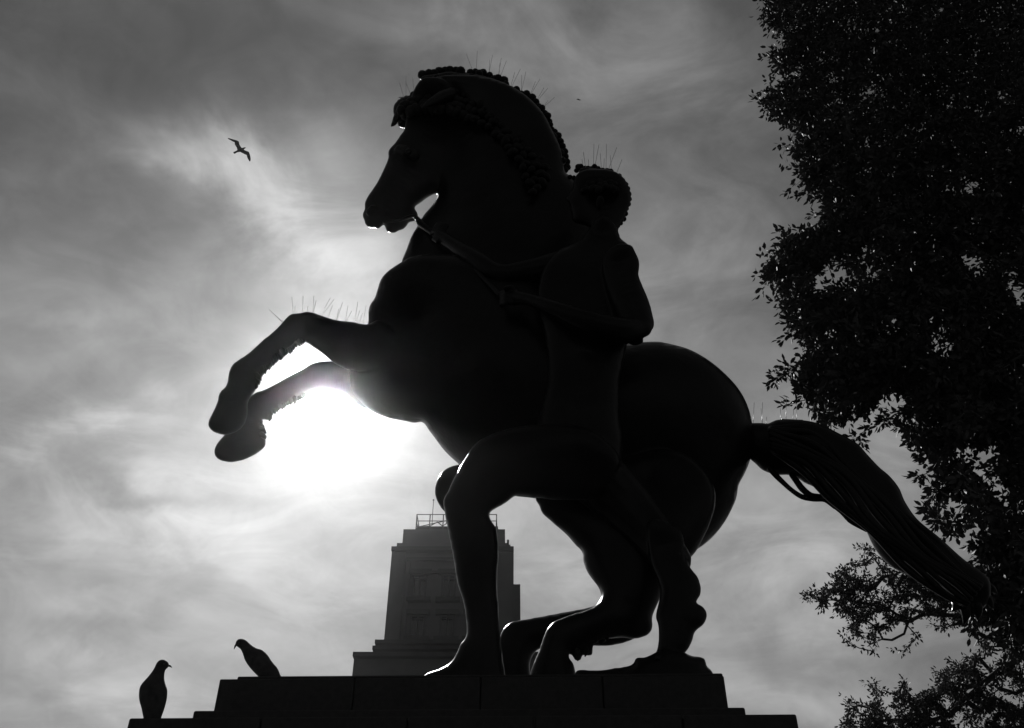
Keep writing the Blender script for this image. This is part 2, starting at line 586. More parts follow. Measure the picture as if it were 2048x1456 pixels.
block_row('stone_block', pB, zC, zB, [.27, .52, .76], 0.006)
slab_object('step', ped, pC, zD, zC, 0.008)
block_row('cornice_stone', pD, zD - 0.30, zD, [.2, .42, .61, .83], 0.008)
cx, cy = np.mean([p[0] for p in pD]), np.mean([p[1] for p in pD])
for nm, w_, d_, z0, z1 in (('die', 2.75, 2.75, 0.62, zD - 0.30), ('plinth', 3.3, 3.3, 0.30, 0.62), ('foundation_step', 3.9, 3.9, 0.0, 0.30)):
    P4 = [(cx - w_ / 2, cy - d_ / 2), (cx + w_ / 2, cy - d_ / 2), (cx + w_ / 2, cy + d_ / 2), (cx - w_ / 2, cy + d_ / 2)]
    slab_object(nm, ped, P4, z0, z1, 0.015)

# ================================================================== STATUE
statue = thing('horse_tamer_statue', 'large dark bronze statue of a man restraining a rearing horse on the pedestal', 'statue')

YH = 5.0      # horse's middle plane
YM = 4.32     # the man's
horse = MB()
# trunk with rump and chest
inflate(horse, [(803, 524), (776, 542), (762, 558), (754, 582), (749, 597), (740, 609), (737, 622), (735, 650), (715, 670), (700, 700),
                (700, 760), (708, 790), (722, 804.5), (741, 821), (775, 835), (810, 842), (829, 846), (845, 843.5), (857, 859.5), (873.5, 881.5),
                (890, 903), (917, 928), (960, 965), (1020, 990), (1070, 997), (1120, 1010), (1180, 1085), (1240, 1120), (1310, 1125), (1371, 1110.5),
                (1401.6, 1094), (1428, 1071.5), (1450.7, 1042), (1466, 1013), (1473.7, 993), (1477, 970.6), (1489, 948), (1500, 921), (1507, 885), (1504.6, 846),
                (1494, 807.5), (1479, 780), (1455, 752), (1420, 722), (1380, 699), (1342, 688), (1314, 683), (1285, 684), (1235, 684), (1190, 665),
                (1150, 620), (1090, 565), (1020, 530), (930, 512), (860, 508), (822, 514)],
        [(840, 640, YH), (950, 740, YH), (1100, 830, YH + .02), (1250, 870, YH), (1380, 880, YH), (1450, 880, YH)], h=6, k=0.92)
# neck
inflate(horse, [(875.6, 391), (871, 400), (861, 414), (850, 426.5), (841, 439.5), (834, 452.6), (823, 472), (813.5, 497), (803, 524), (790, 600), (850, 720),
                (1000, 760), (1130, 690), (1190, 560), (1196, 470), (1176, 400), (1152, 366), (1141, 351), (1130, 345), (1122, 300), (1105, 262), (1085, 225), (1055, 193), (1010, 166),
                (960, 152), (900, 150), (860, 160), (845, 200), (850, 280), (865, 340), (876, 375)],
        [(900, 210, YH), (960, 300, YH), (1000, 420, YH), (990, 560, YH), (960, 660, YH)], h=5, k=0.66)
# head
inflate(horse, [(833, 170), (815, 215), (808.5, 259), (801, 270), (790, 286), (779, 297), (776, 306), (776.7, 315), (768, 337), (754, 365), (736, 392), (730.5, 402),
                (729, 411), (730, 418), (725, 426.5), (725, 433), (729, 442), (731, 450), (737, 455), (750, 456.5), (756, 458), (763, 453), (769, 448), (770.5, 456),
                (774, 463.5), (788.5, 467), (797, 461), (806, 459.5), (814.6, 450), (817, 445), (828, 443), (835, 438), (836.5, 431), (832.5, 421), (827, 416),
                (838, 408), (850, 399), (863, 391), (876, 387), (905, 380), (930, 340), (940, 270), (925, 200), (890, 160), (850, 155)],
        [(875, 220, YH - .02), (850, 290, YH - .02), (810, 360, YH - .03), (770, 430, YH - .03)], h=3.5, k=0.72)
# near foreleg
inflate(horse, [(760, 640), (735, 648.5), (706, 644), (673, 640), (643, 631), (626, 625), (612.5, 623), (601.5, 626), (585, 627), (577, 631), (568.5, 640), (555, 656),
                (527, 679.5), (508, 697), (489, 712.5), (475, 721), (464, 730), (459, 740), (457, 750), (452, 773), (442, 781), (437, 791), (435, 803), (426, 824),
                (417.5, 840), (416, 851), (420, 859), (431, 866), (448, 870), (468, 866), (486, 853), (494, 834), (496, 806), (504, 790), (514, 778), (513, 768), (521, 757),
                (524, 742), (541, 729), (556, 718), (569, 705), (584, 692), (604, 684), (615, 686), (623.5, 692), (640, 703), (654, 714), (670, 727), (700, 740), (770, 740), (800, 690)],
        [(780, 690, YH - .22), (700, 685, YH - .28), (610, 655, YH - .32), (540, 705, YH - .32), (485, 750, YH - .32), (470, 800, YH - .32), (440, 850, YH - .32)], h=4, k=1.0)
# far foreleg
inflate(horse, [(513.6, 784), (527, 780), (555, 766), (582, 751), (604, 740), (623.5, 727.6), (637, 724), (656.5, 722), (675, 725), (710, 735), (760, 750), (770, 800), (735, 818),
                (700, 800), (660, 786), (618, 787), (596, 797), (582, 804), (568.6, 810), (556, 818), (547, 824), (545, 835), (537, 842), (526, 838), (520.5, 843), (523, 853), (530, 865), (530, 871),
                (531.5, 879), (531.5, 890), (524.6, 899), (505.5, 911.6), (483.5, 921), (461.5, 924.5), (439.5, 920.5), (430, 912), (428, 901), (435, 885.5), (448, 870.5), (466, 850), (476, 822), (490, 800)],
        [(760, 780, YH + .2), (680, 755, YH + .28), (600, 775, YH + .3), (520, 808, YH + .3), (500, 850, YH + .3), (470, 895, YH + .3)], h=4, k=0.95)
# near hind leg: thigh, gaskin, hock, cannon lying forward, fetlock and hoof
inflate(horse, [(1180, 940), (1080, 975), (1070, 997), (1078, 1011), (1084.6, 1027.4), (1097, 1038), (1110.7, 1050), (1133.6, 1070), (1150, 1089), (1164.7, 1104), (1167, 1124), (1176, 1146.7), (1195.7, 1173), (1203, 1189), (1190, 1212), (1143.4, 1229), (1110.7, 1241.5), (1101, 1248), (1089.5, 1267),
                (1078, 1300), (1060, 1345), (1050, 1400), (1062, 1432), (1120, 1436), (1160, 1420), (1155, 1380), (1151, 1342), (1147, 1327), (1136, 1312), (1143, 1303), (1160, 1296), (1185, 1285), (1209, 1279), (1216, 1277),
                (1248, 1276), (1271, 1277.5), (1287, 1274), (1300, 1266), (1306, 1251), (1304, 1238), (1312, 1215), (1340, 1160), (1400, 1090), (1430, 980), (1350, 900)],
        [(1290, 960, YH - .25), (1260, 1080, YH - .33), (1265, 1200, YH - .36), (1265, 1240, YH - .36), (1180, 1258, YH - .36), (1115, 1290, YH - .36), (1105, 1400, YH - .36)], h=5, k=0.9)
# far hind leg
inflate(horse, [(1130, 1040), (1150, 1080), (1164.7, 1104), (1167, 1124), (1176, 1146.7), (1195.7, 1173), (1202, 1189), (1199, 1205.5), (1176, 1215), (1140, 1222), (1100, 1229.5), (1070, 1235), (1038.8, 1240.5), (1025.8, 1242.5), (1016, 1248), (1005.5, 1258.5),
                (995, 1285), (975, 1330), (965, 1390), (985, 1418), (1050, 1418), (1068, 1390), (1060, 1330), (1075, 1300), (1130, 1290), (1230, 1290), (1290, 1262), (1310, 1200), (1330, 1100), (1250, 1000)],
        [(1230, 1040, YH + .25), (1230, 1150, YH + .28), (1235, 1235, YH + .28), (1120, 1262, YH + .28), (1035, 1275, YH + .28), (1015, 1380, YH + .28)], h=5, k=0.85)
# brow, eye, jaw, nostril
limb(horse, [(800, 300, YH - .17, 11), (815, 303, YH - .2, 12), (832, 312, YH - .2, 9)])
limb(horse, [(738, 424, YH - .08, 7), (745, 417, YH - .11, 8), (753, 420, YH - .10, 6)])
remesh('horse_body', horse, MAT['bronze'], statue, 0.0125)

# ears
e = MB()
inflate(e, [(788, 230), (784, 243), (781.5, 254), (788, 252.5), (795, 246), (803, 225), (812, 205), (800, 205)], [(783, 250, YH - .16), (803, 210, YH - .14)], h=2, k=0.9)
e.build('ear', MAT['bronze'], statue)
e = MB(); limb(e, [(905, 190, YH - .24, 15), (885, 195, YH - .30, 13), (862, 205, YH - .36, 8), (845, 216, YH - .38, 3)])
e.build('ear', MAT['bronze'], statue)
e = MB(); e.ball(at(817, 303, YH - .235), [.030, .022, .024]); e.build('eye', MAT['bronze'], statue)


def curl(mb, u, v, Y, rpx, elong=1.0, ang=None, twist=True):
    s = px(u, v, Y) * rpx
    ang = rng.uniform(0, math.pi) if ang is None else ang
    a = RIGHT * math.cos(ang) + UP * math.sin(ang)
    b = -RIGHT * math.sin(ang) + UP * math.cos(ang)
    mb.ball(at(u, v, Y), (s * elong, s, s * 0.95), np.array([a, b, FWD]), 10, 7, 0.05)


# mane: a thick crest, then curls along its edge and down both sides
mane = MB()
inflate(mane, [(832, 188), (835, 165), (841, 148), (868, 143), (897, 138), (925, 141), (955, 143), (990, 153), (1012, 166), (1040, 182), (1060, 196), (1080, 220), (1098, 248),
               (1113, 275), (1124, 300), (1130, 330), (1122, 345), (1105, 350), (1085, 330), (1065, 290), (1035, 245), (990, 215), (930, 200), (870, 200)],
        [(850, 170, YH - .02), (940, 170, YH), (1030, 205, YH), (1085, 270, YH), (1115, 335, YH)], h=3, k=1.0, rough=0.3, inset=5.5)
edge_curls = [(845, 150, 10), (858, 147, 9), (868, 147, 9), (878, 143, 9.5), (890, 142, 9), (900, 141, 9.5), (912, 141.5, 9), (921, 143, 10), (932, 152, 7),
              (941, 146, 8.5), (951, 145, 8), (958, 147, 8), (966, 146, 8.5), (979, 151, 7.5), (988, 158, 8), (996, 156, 8), (1008, 161, 9), (1011, 169, 8),
              (1022, 178, 6), (1033, 180, 8), (1043, 188, 7), (1053, 189, 8.5), (1059, 196, 7), (1065, 195, 8), (1072, 204, 7), (1077, 213, 7), (1083, 217, 8),
              (1089, 227, 7.5), (1095, 232, 8), (1099, 243, 6.5), (1101, 249, 5.5), (1104, 259, 6), (1109, 264, 7), (1116, 272, 8), (1121, 283, 7.5), (1125, 293, 7.5),
              (1129, 303, 7.5), (1131, 313, 7), (1133, 324, 8), (1134, 334, 7.5), (1130, 340, 7), (1122, 344, 6)]
for (u, v, r) in edge_curls: curl(mane, u, v, YH + rng.uniform(-.03, .03), r, 1.0 + rng.uniform(0, .12))
spine = catmull([(850, 172), (900, 168), (950, 172), (1000, 188), (1040, 215), (1075, 255), (1100, 300), (1112, 335)], step=13, closed=False)
for side in (-1, 1):
    for row in range(-1, 6):
        for si, (u, v) in enumerate(spine):
            du = -row * 13 * 0.75 + rng.uniform(-3, 3); dv = row * 13 * 0.8 + rng.uniform(-3, 3)
            rr = rng.uniform(8, 11)
            Wn = 185 + 150 * si / len(spine); dp = min(26 + 13 * row, Wn / 2)
            yy = YH + side * (0.66 * 0.0037 * math.sqrt(max(4.0, dp * (Wn - dp))) * 0.93 + 0.012)
            curl(mane, u + du, v + dv, yy, rr, 1.25)
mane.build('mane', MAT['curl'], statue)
# forelock tuft over the brow
fl = MB()
inflate(fl, [(830, 190), (817, 191), (803, 196), (797, 200), (790, 207), (787, 215), (787, 226), (791, 238), (797, 250), (803, 255), (809, 256.5), (830, 262), (856, 250), (862, 215), (850, 195)],
        [(800, 225, YH - .03), (840, 225, YH - .03)], h=2.5, k=1.1)
for (u, v, r) in [(799, 204, 5), (805, 201, 5.5), (813, 197, 6), (822, 196, 6), (830, 197, 7), (794, 213, 6), (793, 224, 6), (797, 238, 7), (803, 247, 7.5), (808, 250, 6),
                  (815, 215, 9), (812, 232, 9), (828, 225, 10), (825, 243, 10)]:
    curl(fl, u, v, YH - .03 - (0.1 if r > 8 else 0), r, 1.1)
fl.build('forelock', MAT['curl'], statue)

# feathering behind the fetlocks: short locks hanging off the cannons
def locks(name, pts, L, Y, ang):
    mb = MB()
    P = catmull(pts, step=5.5, closed=False)
    for i, (u, v) in enumerate(P):
        a = math.radians(ang + rng.uniform(-22, 22)); l = L * rng.uniform(.7, 1.25); yy = Y + rng.uniform(-.03, .03)
        limb(mb, [(u - math.cos(a) * 8, v - math.sin(a) * 8, yy, 6), (u + math.cos(a) * l * .4, v + math.sin(a) * l * .4, yy, 4.2), (u + math.cos(a + .25) * l, v + math.sin(a + .25) * l, yy, 1.3)], seg=7)
    return mb.build(name, MAT['curl'], statue)


locks('fetlock_hair', [(606, 681), (590, 688), (576, 700), (563, 711), (547, 722), (533, 735), (521, 748), (516, 762), (512, 772)], 7.5, YH - .32, 60)
locks('fetlock_hair', [(612, 786), (596, 796), (582, 802), (568, 809), (553, 816), (543, 824), (540, 834)], 7.5, YH + .3, 65)
locks('fetlock_hair', [(1213, 1274), (1204, 1278), (1192, 1278), (1183, 1283), (1180, 1296), (1172, 1302), (1162, 1303), (1156, 1310), (1149, 1310)], 10, YH - .36, 80)
locks('fetlock_hair', [(521, 843), (524, 853), (528, 864), (529, 874)], 5, YH + .3, 20)
fm = MB(); inflate(fm, [(1213, 1277), (1209, 1285), (1196, 1284), (1186.6, 1290), (1184, 1309), (1176, 1311), (1165, 1310.5), (1161, 1320), (1151, 1320.5), (1144, 1310), (1137, 1308), (1132, 1300), (1150, 1270), (1190, 1255), (1215, 1260)],
                   [(1150, 1295, YH - .34), (1205, 1268, YH - .34)], h=2.5, k=.8)
fm.build('fetlock_hair', MAT['curl'], statue)

# tail
tail = MB()
inflate(tail, [(1470, 860), (1490, 848), (1506, 846), (1524, 846), (1536, 847), (1545, 843), (1553, 840), (1568, 838.5), (1584, 839), (1618, 842), (1642, 848.7), (1673, 864), (1714, 886.5), (1734.7, 909), (1758.8, 934.5), (1779, 951.7), (1798, 975.7),
               (1810, 1003), (1834, 1037.5), (1879, 1075), (1927, 1118), (1962, 1143), (1978, 1158), (1982, 1178), (1978, 1200), (1966, 1217), (1950, 1226), (1930, 1232), (1914, 1222), (1908, 1206), (1899.6, 1192), (1885, 1176), (1870, 1168), (1851.5, 1166), (1824, 1154),
               (1783, 1133.7), (1758.8, 1110), (1743, 1085), (1733, 1063), (1722, 1043), (1708, 1029), (1692, 1018), (1672, 1012), (1657, 999), (1643, 984), (1626, 973), (1610, 966), (1596, 957),
               (1576, 950), (1558, 950), (1539, 946), (1523.5, 939), (1511.5, 927.7), (1500, 918), (1480, 900)],
        [(1490, 885, YH), (1560, 890, YH - .02), (1640, 920, YH - .04), (1720, 990, YH - .05), (1800, 1075, YH - .06), (1930, 1185, YH - .08)], h=4, k=0.85)
# long twisted strands over and below it
limb(tail, [(1540, 938, YH, 6), (1553, 952, YH, 6), (1563, 962, YH, 5.5), (1583, 980, YH, 5), (1604, 993.5, YH, 5.5), (1626, 998, YH, 5.5), (1650, 998, YH, 7), (1672, 1012, YH, 8)], seg=8)
limb(tail, [(1584, 950, YH, 6), (1593, 962, YH, 6.5), (1605, 978, YH, 7), (1622, 991, YH, 6.5), (1642, 994, YH, 6), (1660, 1002, YH, 7)], seg=8)
limb(tail, [(1666, 1008, YH, 7), (1684, 1024, YH, 5.5), (1700, 1041, YH, 5.5), (1716, 1050, YH, 6), (1734, 1058, YH, 7)], seg=8)
for k in range(9):
    o_ = -36 + k * 9
    pts = []
    for (u, v, nx_, ny_) in [(1545, 880, .1, 1), (1620, 905, -.3, 1), (1690, 960, -.6, .8), (1760, 1035, -.65, .75), (1840, 1110, -.6, .8), (1915, 1165, -.6, .8), (1948, 1188, -.6, .8)]:
        sc_ = {1545: .7, 1620: 1.1, 1690: 1.15, 1760: 1.1, 1840: 1.0, 1915: .92, 1948: .85}[u]
        q = (o_ + 7 * math.sin(u * .03 + k)) * sc_
        yy = YH - .06 - .17 * math.sqrt(max(0, 1 - (o_ / 52)**2))
        pts.append((u + nx_ * q, v + ny_ * q, yy, 7 if u < 1900 else 5))
    limb(tail, pts, seg=7)
for (u0, v0, u1, v1, r) in [(1930, 1215, 1928, 1246, 9), (1950, 1205, 1955, 1238, 10), (1965, 1190, 1984, 1214, 9), (1968, 1168, 1993, 1186, 8), (1912, 1208, 1905, 1222, 7), (1940, 1212, 1942, 1232, 8)]:
    limb(tail, [(u0, v0, YH - .1, r * 1.3), ((u0 + u1) / 2 + 3, (v0 + v1) / 2, YH - .1, r), (u1, v1, YH - .08, 2.2)], seg=8)
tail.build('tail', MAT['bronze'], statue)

# bridle and rein
rb = MB()
limb(rb, [(768, 444, YH - .14, 3), (800, 440, YH - .16, 3), (826, 432, YH - .1, 4), (834, 437, YH - .06, 5), (841, 447, YH - .08, 7), (870, 470, YH - .3, 5), (930, 520, YH - .5, 5), (1000, 590, YM + .0, 5)])
rb.build('rein', MAT['bronze'], statue)

# ------------------------------------------------ the man
man = MB()
# torso from the back with shoulder blade and the upper arm against it
inflate(man, [(1235, 456), (1238, 471.6), (1242.6, 478), (1257, 489), (1269.5, 503), (1277.4, 519), (1279, 531.6), (1276, 549), (1272, 600), (1256, 680), (1240, 760), (1238, 820), (1246, 890), (1236, 960), (1180, 1000), (1100, 985),
              (1066, 920), (1076, 840), (1094, 760), (1090, 680), (1076, 610), (1082, 550), (1110, 505), (1160, 480), (1180, 455), (1205, 430)],
        [(1200, 470, YM), (1180, 560, YM), (1170, 700, YM), (1160, 820, YM), (1150, 930, YM + .05)], h=5, k=0.72)
# head in profile
inflate(man, [(1246, 444), (1252, 432), (1256, 419), (1261, 405), (1262, 390), (1257, 372), (1246, 354), (1225, 341), (1195, 338), (1168, 340), (1154, 348), (1147, 362), (1146, 374), (1141, 384), (1131, 398), (1133, 403), (1140, 405), (1138, 411), (1142, 416),
              (1139, 421), (1144, 428), (1143, 438), (1150, 446), (1166, 450), (1180, 456), (1186, 475), (1215, 490), (1240, 476), (1236, 460)],
        [(1205, 390, YM), (1212, 470, YM)], h=2.5, k=0.86)
# near arm: shoulder, elbow at the right, forearm coming back to hold the rein
inflate(man, [(1262, 490), (1271, 505), (1277.4, 519), (1279, 531.6), (1277, 549), (1285, 571), (1298, 602.6), (1306, 632.6), (1308.5, 650), (1304, 661), (1295, 668), (1286, 674), (1286, 686), (1262, 690), (1238, 664), (1225, 620), (1210, 570), (1205, 520), (1230, 490)],
        [(1240, 525, YM - .14), (1265, 600, YM - .18), (1282, 650, YM - .16)], h=3, k=0.95)
limb(man, [(1284, 655, YM - .16, 21), (1240, 660, YM - .22, 25), (1180, 645, YM - .24, 23), (1110, 618, YM - .2, 16), (1060, 600, YM - .12, 13), (1030, 594, YM - .05, 15)])
# fingers of the near hand round the rein
for k in range(4):
    v_ = 583 + k * 8
    limb(man, [(1030, v_, YM - .05, 5.2), (1012, v_ - 1, YM - .07, 4.8), (1001, v_ + 2, YM - .03, 4.4), (1003, v_ + 6, YM + .02, 4.0)], seg=8)
limb(man, [(1036, 584, YM - .05, 6), (1022, 574, YM - .09, 5), (1009, 577, YM - .1, 4.2)], seg=8)
# far arm reaching to the bridle
limb(man, [(1130, 530, YM + .05, 32), (1060, 545, YM + .1, 27), (1000, 550, YM + .1, 23), (950, 520, YM + .15, 21), (905, 488, YM + .25, 15), (880, 472, YM + .32, 14)])
for k in range(4):
    limb(man, [(882 + k * 4, 470 - k * 6, YM + .3, 5.2), (868 + k * 3, 462 - k * 5, YM + .33, 4.8), (862 + k * 3, 468 - k * 5, YM + .38, 4.2)], seg=8)
limb(man, [(890, 480, YM + .3, 6), (876, 484, YM + .28, 5), (866, 478, YM + .33, 4)], seg=8)
# front leg: thigh, knee, shin, foot pointing left
inflate(man, [(1180, 860), (1060, 850), (960, 880), (925, 925), (916, 942), (906, 960), (895, 985), (887, 999), (888.6, 1021.7), (891, 1036), (898, 1070.7), (907.5, 1121), (915.5, 1168.6), (926.5, 1203), (932, 1241), (932, 1273), (920, 1289), (914, 1304.5),
              (901, 1325), (876, 1339), (855.4, 1346), (835, 1362), (822, 1385), (830, 1402), (880, 1408), (960, 1408), (1003, 1400), (1012, 1370), (1006, 1320), (1001, 1270), (997, 1216), (994.5, 1168.6), (996.5, 1105), (993, 1058), (981, 1039), (979, 1027),
              (984, 1021.5), (1008.7, 1007.5), (1034, 991), (1070, 995), (1120, 1000), (1200, 990), (1240, 920)],
        [(1160, 925, YM), (1040, 935, YM - .08), (945, 985, YM - .14), (948, 1080, YM - .12), (962, 1200, YM - .06), (965, 1300, YM - .02), (960, 1380, YM), (860, 1385, YM - .05)], h=4, k=0.92)
# cloth gathered round the knee, behind the shin
inflate(man, [(917, 929), (901, 933), (885.4, 942.7), (874.4, 960), (869.6, 979), (870.6, 991.7), (876, 1006), (887, 1021.7), (900, 1030), (930, 1020), (950, 970), (940, 930)],
        [(910, 980, YM + .16)], h=3, k=0.95)
# rear leg: thigh back, calf, raised heel, toes on the rock
limb(man, [(1170, 930, YM + .05, 62), (1240, 1000, YM + .12, 55), (1300, 1065, YM + .1, 46), (1345, 1120, YM + .05, 38)])
inflate(man, [(1300, 1040), (1360, 1060), (1371, 1110.7), (1375.5, 1124), (1382, 1137), (1395, 1153), (1401.6, 1173), (1401, 1189), (1391, 1206.5), (1401.6, 1210), (1411.5, 1220), (1414, 1233), (1408, 1248), (1390, 1263.7), (1385, 1280.7),
              (1377, 1297), (1367, 1312), (1372, 1340), (1330, 1352), (1296, 1340), (1302, 1318), (1312.7, 1303), (1316.7, 1284), (1316, 1248), (1311, 1235), (1320, 1180), (1300, 1120)],
        [(1335, 1090, YM + .02), (1362, 1170, YM), (1365, 1235, YM), (1348, 1290, YM), (1335, 1335, YM - .02)], h=3, k=0.9)
for k in range(5):
    limb(man, [(1335 + (k - 2) * 4, 1306, YM + (k - 2) * .035, 8), (1325 + (k - 2) * 5, 1318, YM - .06 + (k - 2) * .04, 7)], seg=8)
for k in range(5):
    limb(man, [(870, 1392 - k * 1.5, YM - .16 + k * .045, 7), (845, 1396 - k * 1.5, YM - .17 + k * .045, 6.5 + (k == 0) * 2), (826, 1400 - k * 1.5, YM - .16 + k * .045, 5.5 + (k == 0) * 2)], seg=8)
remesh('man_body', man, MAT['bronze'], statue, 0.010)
ear = MB(); inflate(ear, [(1193, 398), (1197, 392), (1204, 392), (1208, 400), (1205, 410), (1199, 420), (1194, 416)], [(1200, 405, YM - .185)], h=1.5, k=.6)
ear.build('ear', MAT['bronze'], statue)
for kk, (u, v, yy) in enumerate([(1156, 380, YM - .11), (1153, 380, YM + .09)]):
    ey = MB(); ey.ball(at(u, v, yy), .013); ey.build('eye', MAT['bronze'], statue)
# curly hair
hair = MB()
inflate(hair, [(1154, 345), (1160, 333), (1190, 333), (1222, 341), (1240, 350), (1252, 365), (1260, 382), (1262, 396), (1259, 410), (1254, 424), (1248, 440), (1240, 448), (1226, 440), (1214, 415), (1200, 385), (1170, 365), (1156, 358)],
        [(1200, 365, YM), (1235, 400, YM)], h=2.5, k=1.35, inset=3.5)
for (u, v, r) in [(1140, 354, 5), (1148, 356, 5), (1156, 334, 6), (1161, 334, 6.5), (1153, 341, 5), (1170, 337, 5.5), (1176, 336, 5), (1183, 337, 5), (1189, 333, 5.5), (1196, 338, 6), (1205, 341, 6), (1214, 342, 6), (1221, 343, 6.2),
                  (1228, 350, 6.5), (1237, 353, 6.5), (1244, 361, 6.5), (1250, 369, 6.5), (1254, 378, 6.5), (1257, 388, 6.2), (1257.5, 398, 6), (1256, 408, 6), (1252, 417, 5.5), (1251, 427, 5.5), (1247, 438, 5.8), (1241, 446, 5), (1236, 452, 4)]:
    curl(hair, u, v, YM + rng.uniform(-.02, .02), r, 1.1)
for k in range(150):
    t = rng.uniform(0, 1); ph = rng.uniform(-1.25, 1.25)
    uu = 1205 + 46 * math.sin(ph) * rng.uniform(.1, 1); vv = 385 - 42 * math.cos(ph) * rng.uniform(.2, 1)
    rr2 = ((uu - 1205) / 56)**2 + ((vv - 388) / 54)**2
    if rr2 > .9: continue
    yy = YM + rng.choice((-1, 1)) * .185 * math.sqrt(1 - rr2)
    curl(hair, uu, vv, yy, rng.uniform(5, 7.5), 1.2)
hair.build('hair', MAT['curl'], statue)

# rough bronze ground under the figures
gr = MB()
inflate(gr, [(1151, 1343), (1180, 1341), (1209, 1340), (1225, 1337), (1241.5, 1334.6), (1256, 1332), (1270, 1326), (1270, 1316.7), (1277.4, 1314), (1289, 1316), (1296, 1311), (1302, 1310), (1312.7, 1303.6), (1330, 1298), (1369.6, 1305), (1378, 1310), (1385, 1311.8), (1401.6, 1313.4), (1410, 1318),
             (1412, 1323), (1411.5, 1334), (1419.6, 1337), (1426, 1345), (1430, 1380), (1420, 1420), (1300, 1430), (1150, 1430)],
        [(1160, 1400, YM + .2), (1280, 1380, YM), (1340, 1365, YM), (1400, 1380, YM)], h=3, k=1.3, rough=.5)
remesh('rock_base', gr, MAT['bronze'], statue, 0.012)
gb = MB()
za = zA + 0.004
XY = [(pA[0][0] + .10, pA[0][1] + .10), (pA[1][0] - .10, pA[1][1] + .10), (pA[2][0] - .10, pA[2][1] - .12), (pA[3][0] + .10, pA[3][1] - .12)]
nx_, ny_ = 60, 50
V = []
for j in range(ny_):
    for i in range(nx_):
        s, t = i / (nx_ - 1), j / (ny_ - 1)
        a = np.array(XY[0]) * (1 - s) + np.array(XY[1]) * s; b = np.array(XY[3]) * (1 - s) + np.array(XY[2]) * s
        p = a * (1 - t) + b * t
        edge_ = min(s, 1 - s, t, 1 - t)
        hgt = 0.0 if edge_ < 1e-6 else (0.012 + 0.09 * min(1, edge_ * 3.0) * (0.6 + 0.5 * mnoise.noise(Vector((p[0] * 3, p[1] * 3, 1.7)))))
        V.append((p[0], p[1], za + hgt))
gb.add(V, [(j * nx_ + i, j * nx_ + i + 1, (j + 1) * nx_ + i + 1, (j + 1) * nx_ + i) for j in range(ny_ - 1) for i in range(nx_ - 1)])
gb.build('ground_plate', MAT['bronze'], statue)

# anti-bird spikes: thin steel wires
SP = [(799, 165, 807, 192), (812, 153, 812, 192), (813, 168, 822, 191), (825.4, 156, 828, 192),
      (932, 106.8, 945, 140), (954.6, 102, 952.5, 140), (985, 110.6, 978, 146), (979.6, 119.6, 978, 146), (1002.6, 115.8, 997, 150), (1000, 126, 998, 150), (1012.8, 122, 1001, 152),
      (1029.5, 144.5, 1021, 174), (1040.7, 138, 1023, 174), (1043.4, 150, 1043, 176), (1051.8, 143.6, 1044, 178), (1071, 163, 1060, 190), (1079.6, 158.4, 1061, 190),
      (1088, 175, 1074, 200), (1096, 176, 1074, 202), (1096, 201, 1086, 215), (1109, 194.6, 1086, 216)]
SPM = [(1166.7, 304, 1171, 334), (1164, 318.8, 1166, 334), (1177, 318.8, 1177, 334), (1188, 288, 1187, 331), (1198, 289, 1190, 332), (1200.5, 306.7, 1203, 338), (1208.5, 317, 1207.5, 338),
       (1213, 288, 1212, 338), (1233.5, 294.7, 1217, 339), (1220.5, 311, 1223, 340), (1244, 318.8, 1233, 347)]
SPF = [(538, 619, 565, 645), (548, 628.7, 565, 643), (583.7, 594, 585.8, 630), (590, 611, 589.5, 630), (606, 591.6, 605, 627), (616, 612, 614, 626), (627.6, 591.6, 625.2, 628), (632, 601, 626.5, 628),
       (660.6, 595.7, 639, 634), (668, 598.5, 642, 634), (665, 611, 655, 636), (685, 605, 673, 642), (677, 618, 672.5, 642), (696, 611, 690, 645), (703, 622, 692, 645), (715.5, 604, 708.5, 647), (720, 620, 711, 647),
       (732, 611, 726, 650), (725, 626, 718, 648)]
SPT = [(1508.4, 804.8, 1506, 848), (1525, 804.8, 1524.5, 848), (1522, 817, 1524.5, 848), (1533, 834, 1533, 849), (1560.4, 817, 1562, 841), (1572.7, 792.4, 1572, 841), (1587, 819, 1586.5, 841), (1593.7, 807, 1593, 842), (1628.4, 809.7, 1620.5, 844)]
for lst, Y in ((SP, YH), (SPM, YM), (SPF, YH - .32), (SPT, YH)):
    for (a, b, c, d) in lst:
        m_ = MB(); m_.tube([at(c + (c - a) * .15, d + (d - b) * .15, Y), at(a, b, Y - .01)], 0.0013 if lst is SPF else 0.0016, 5, caps=False)
        m_.build('bird_spike', MAT['steel'], statue)
# plastic strips the spikes stand on
for (a, b, c, d, Y) in ((1563, 838.5, 1606, 840.5, YH - .02), (797, 195.5, 806, 194, YH - .02)):
    m_ = MB(); m_.tube([at(a, b, Y), at(c, d, Y)], 0.004, 6, caps=False); m_.build('spike_strip', MAT['steel'], statue)

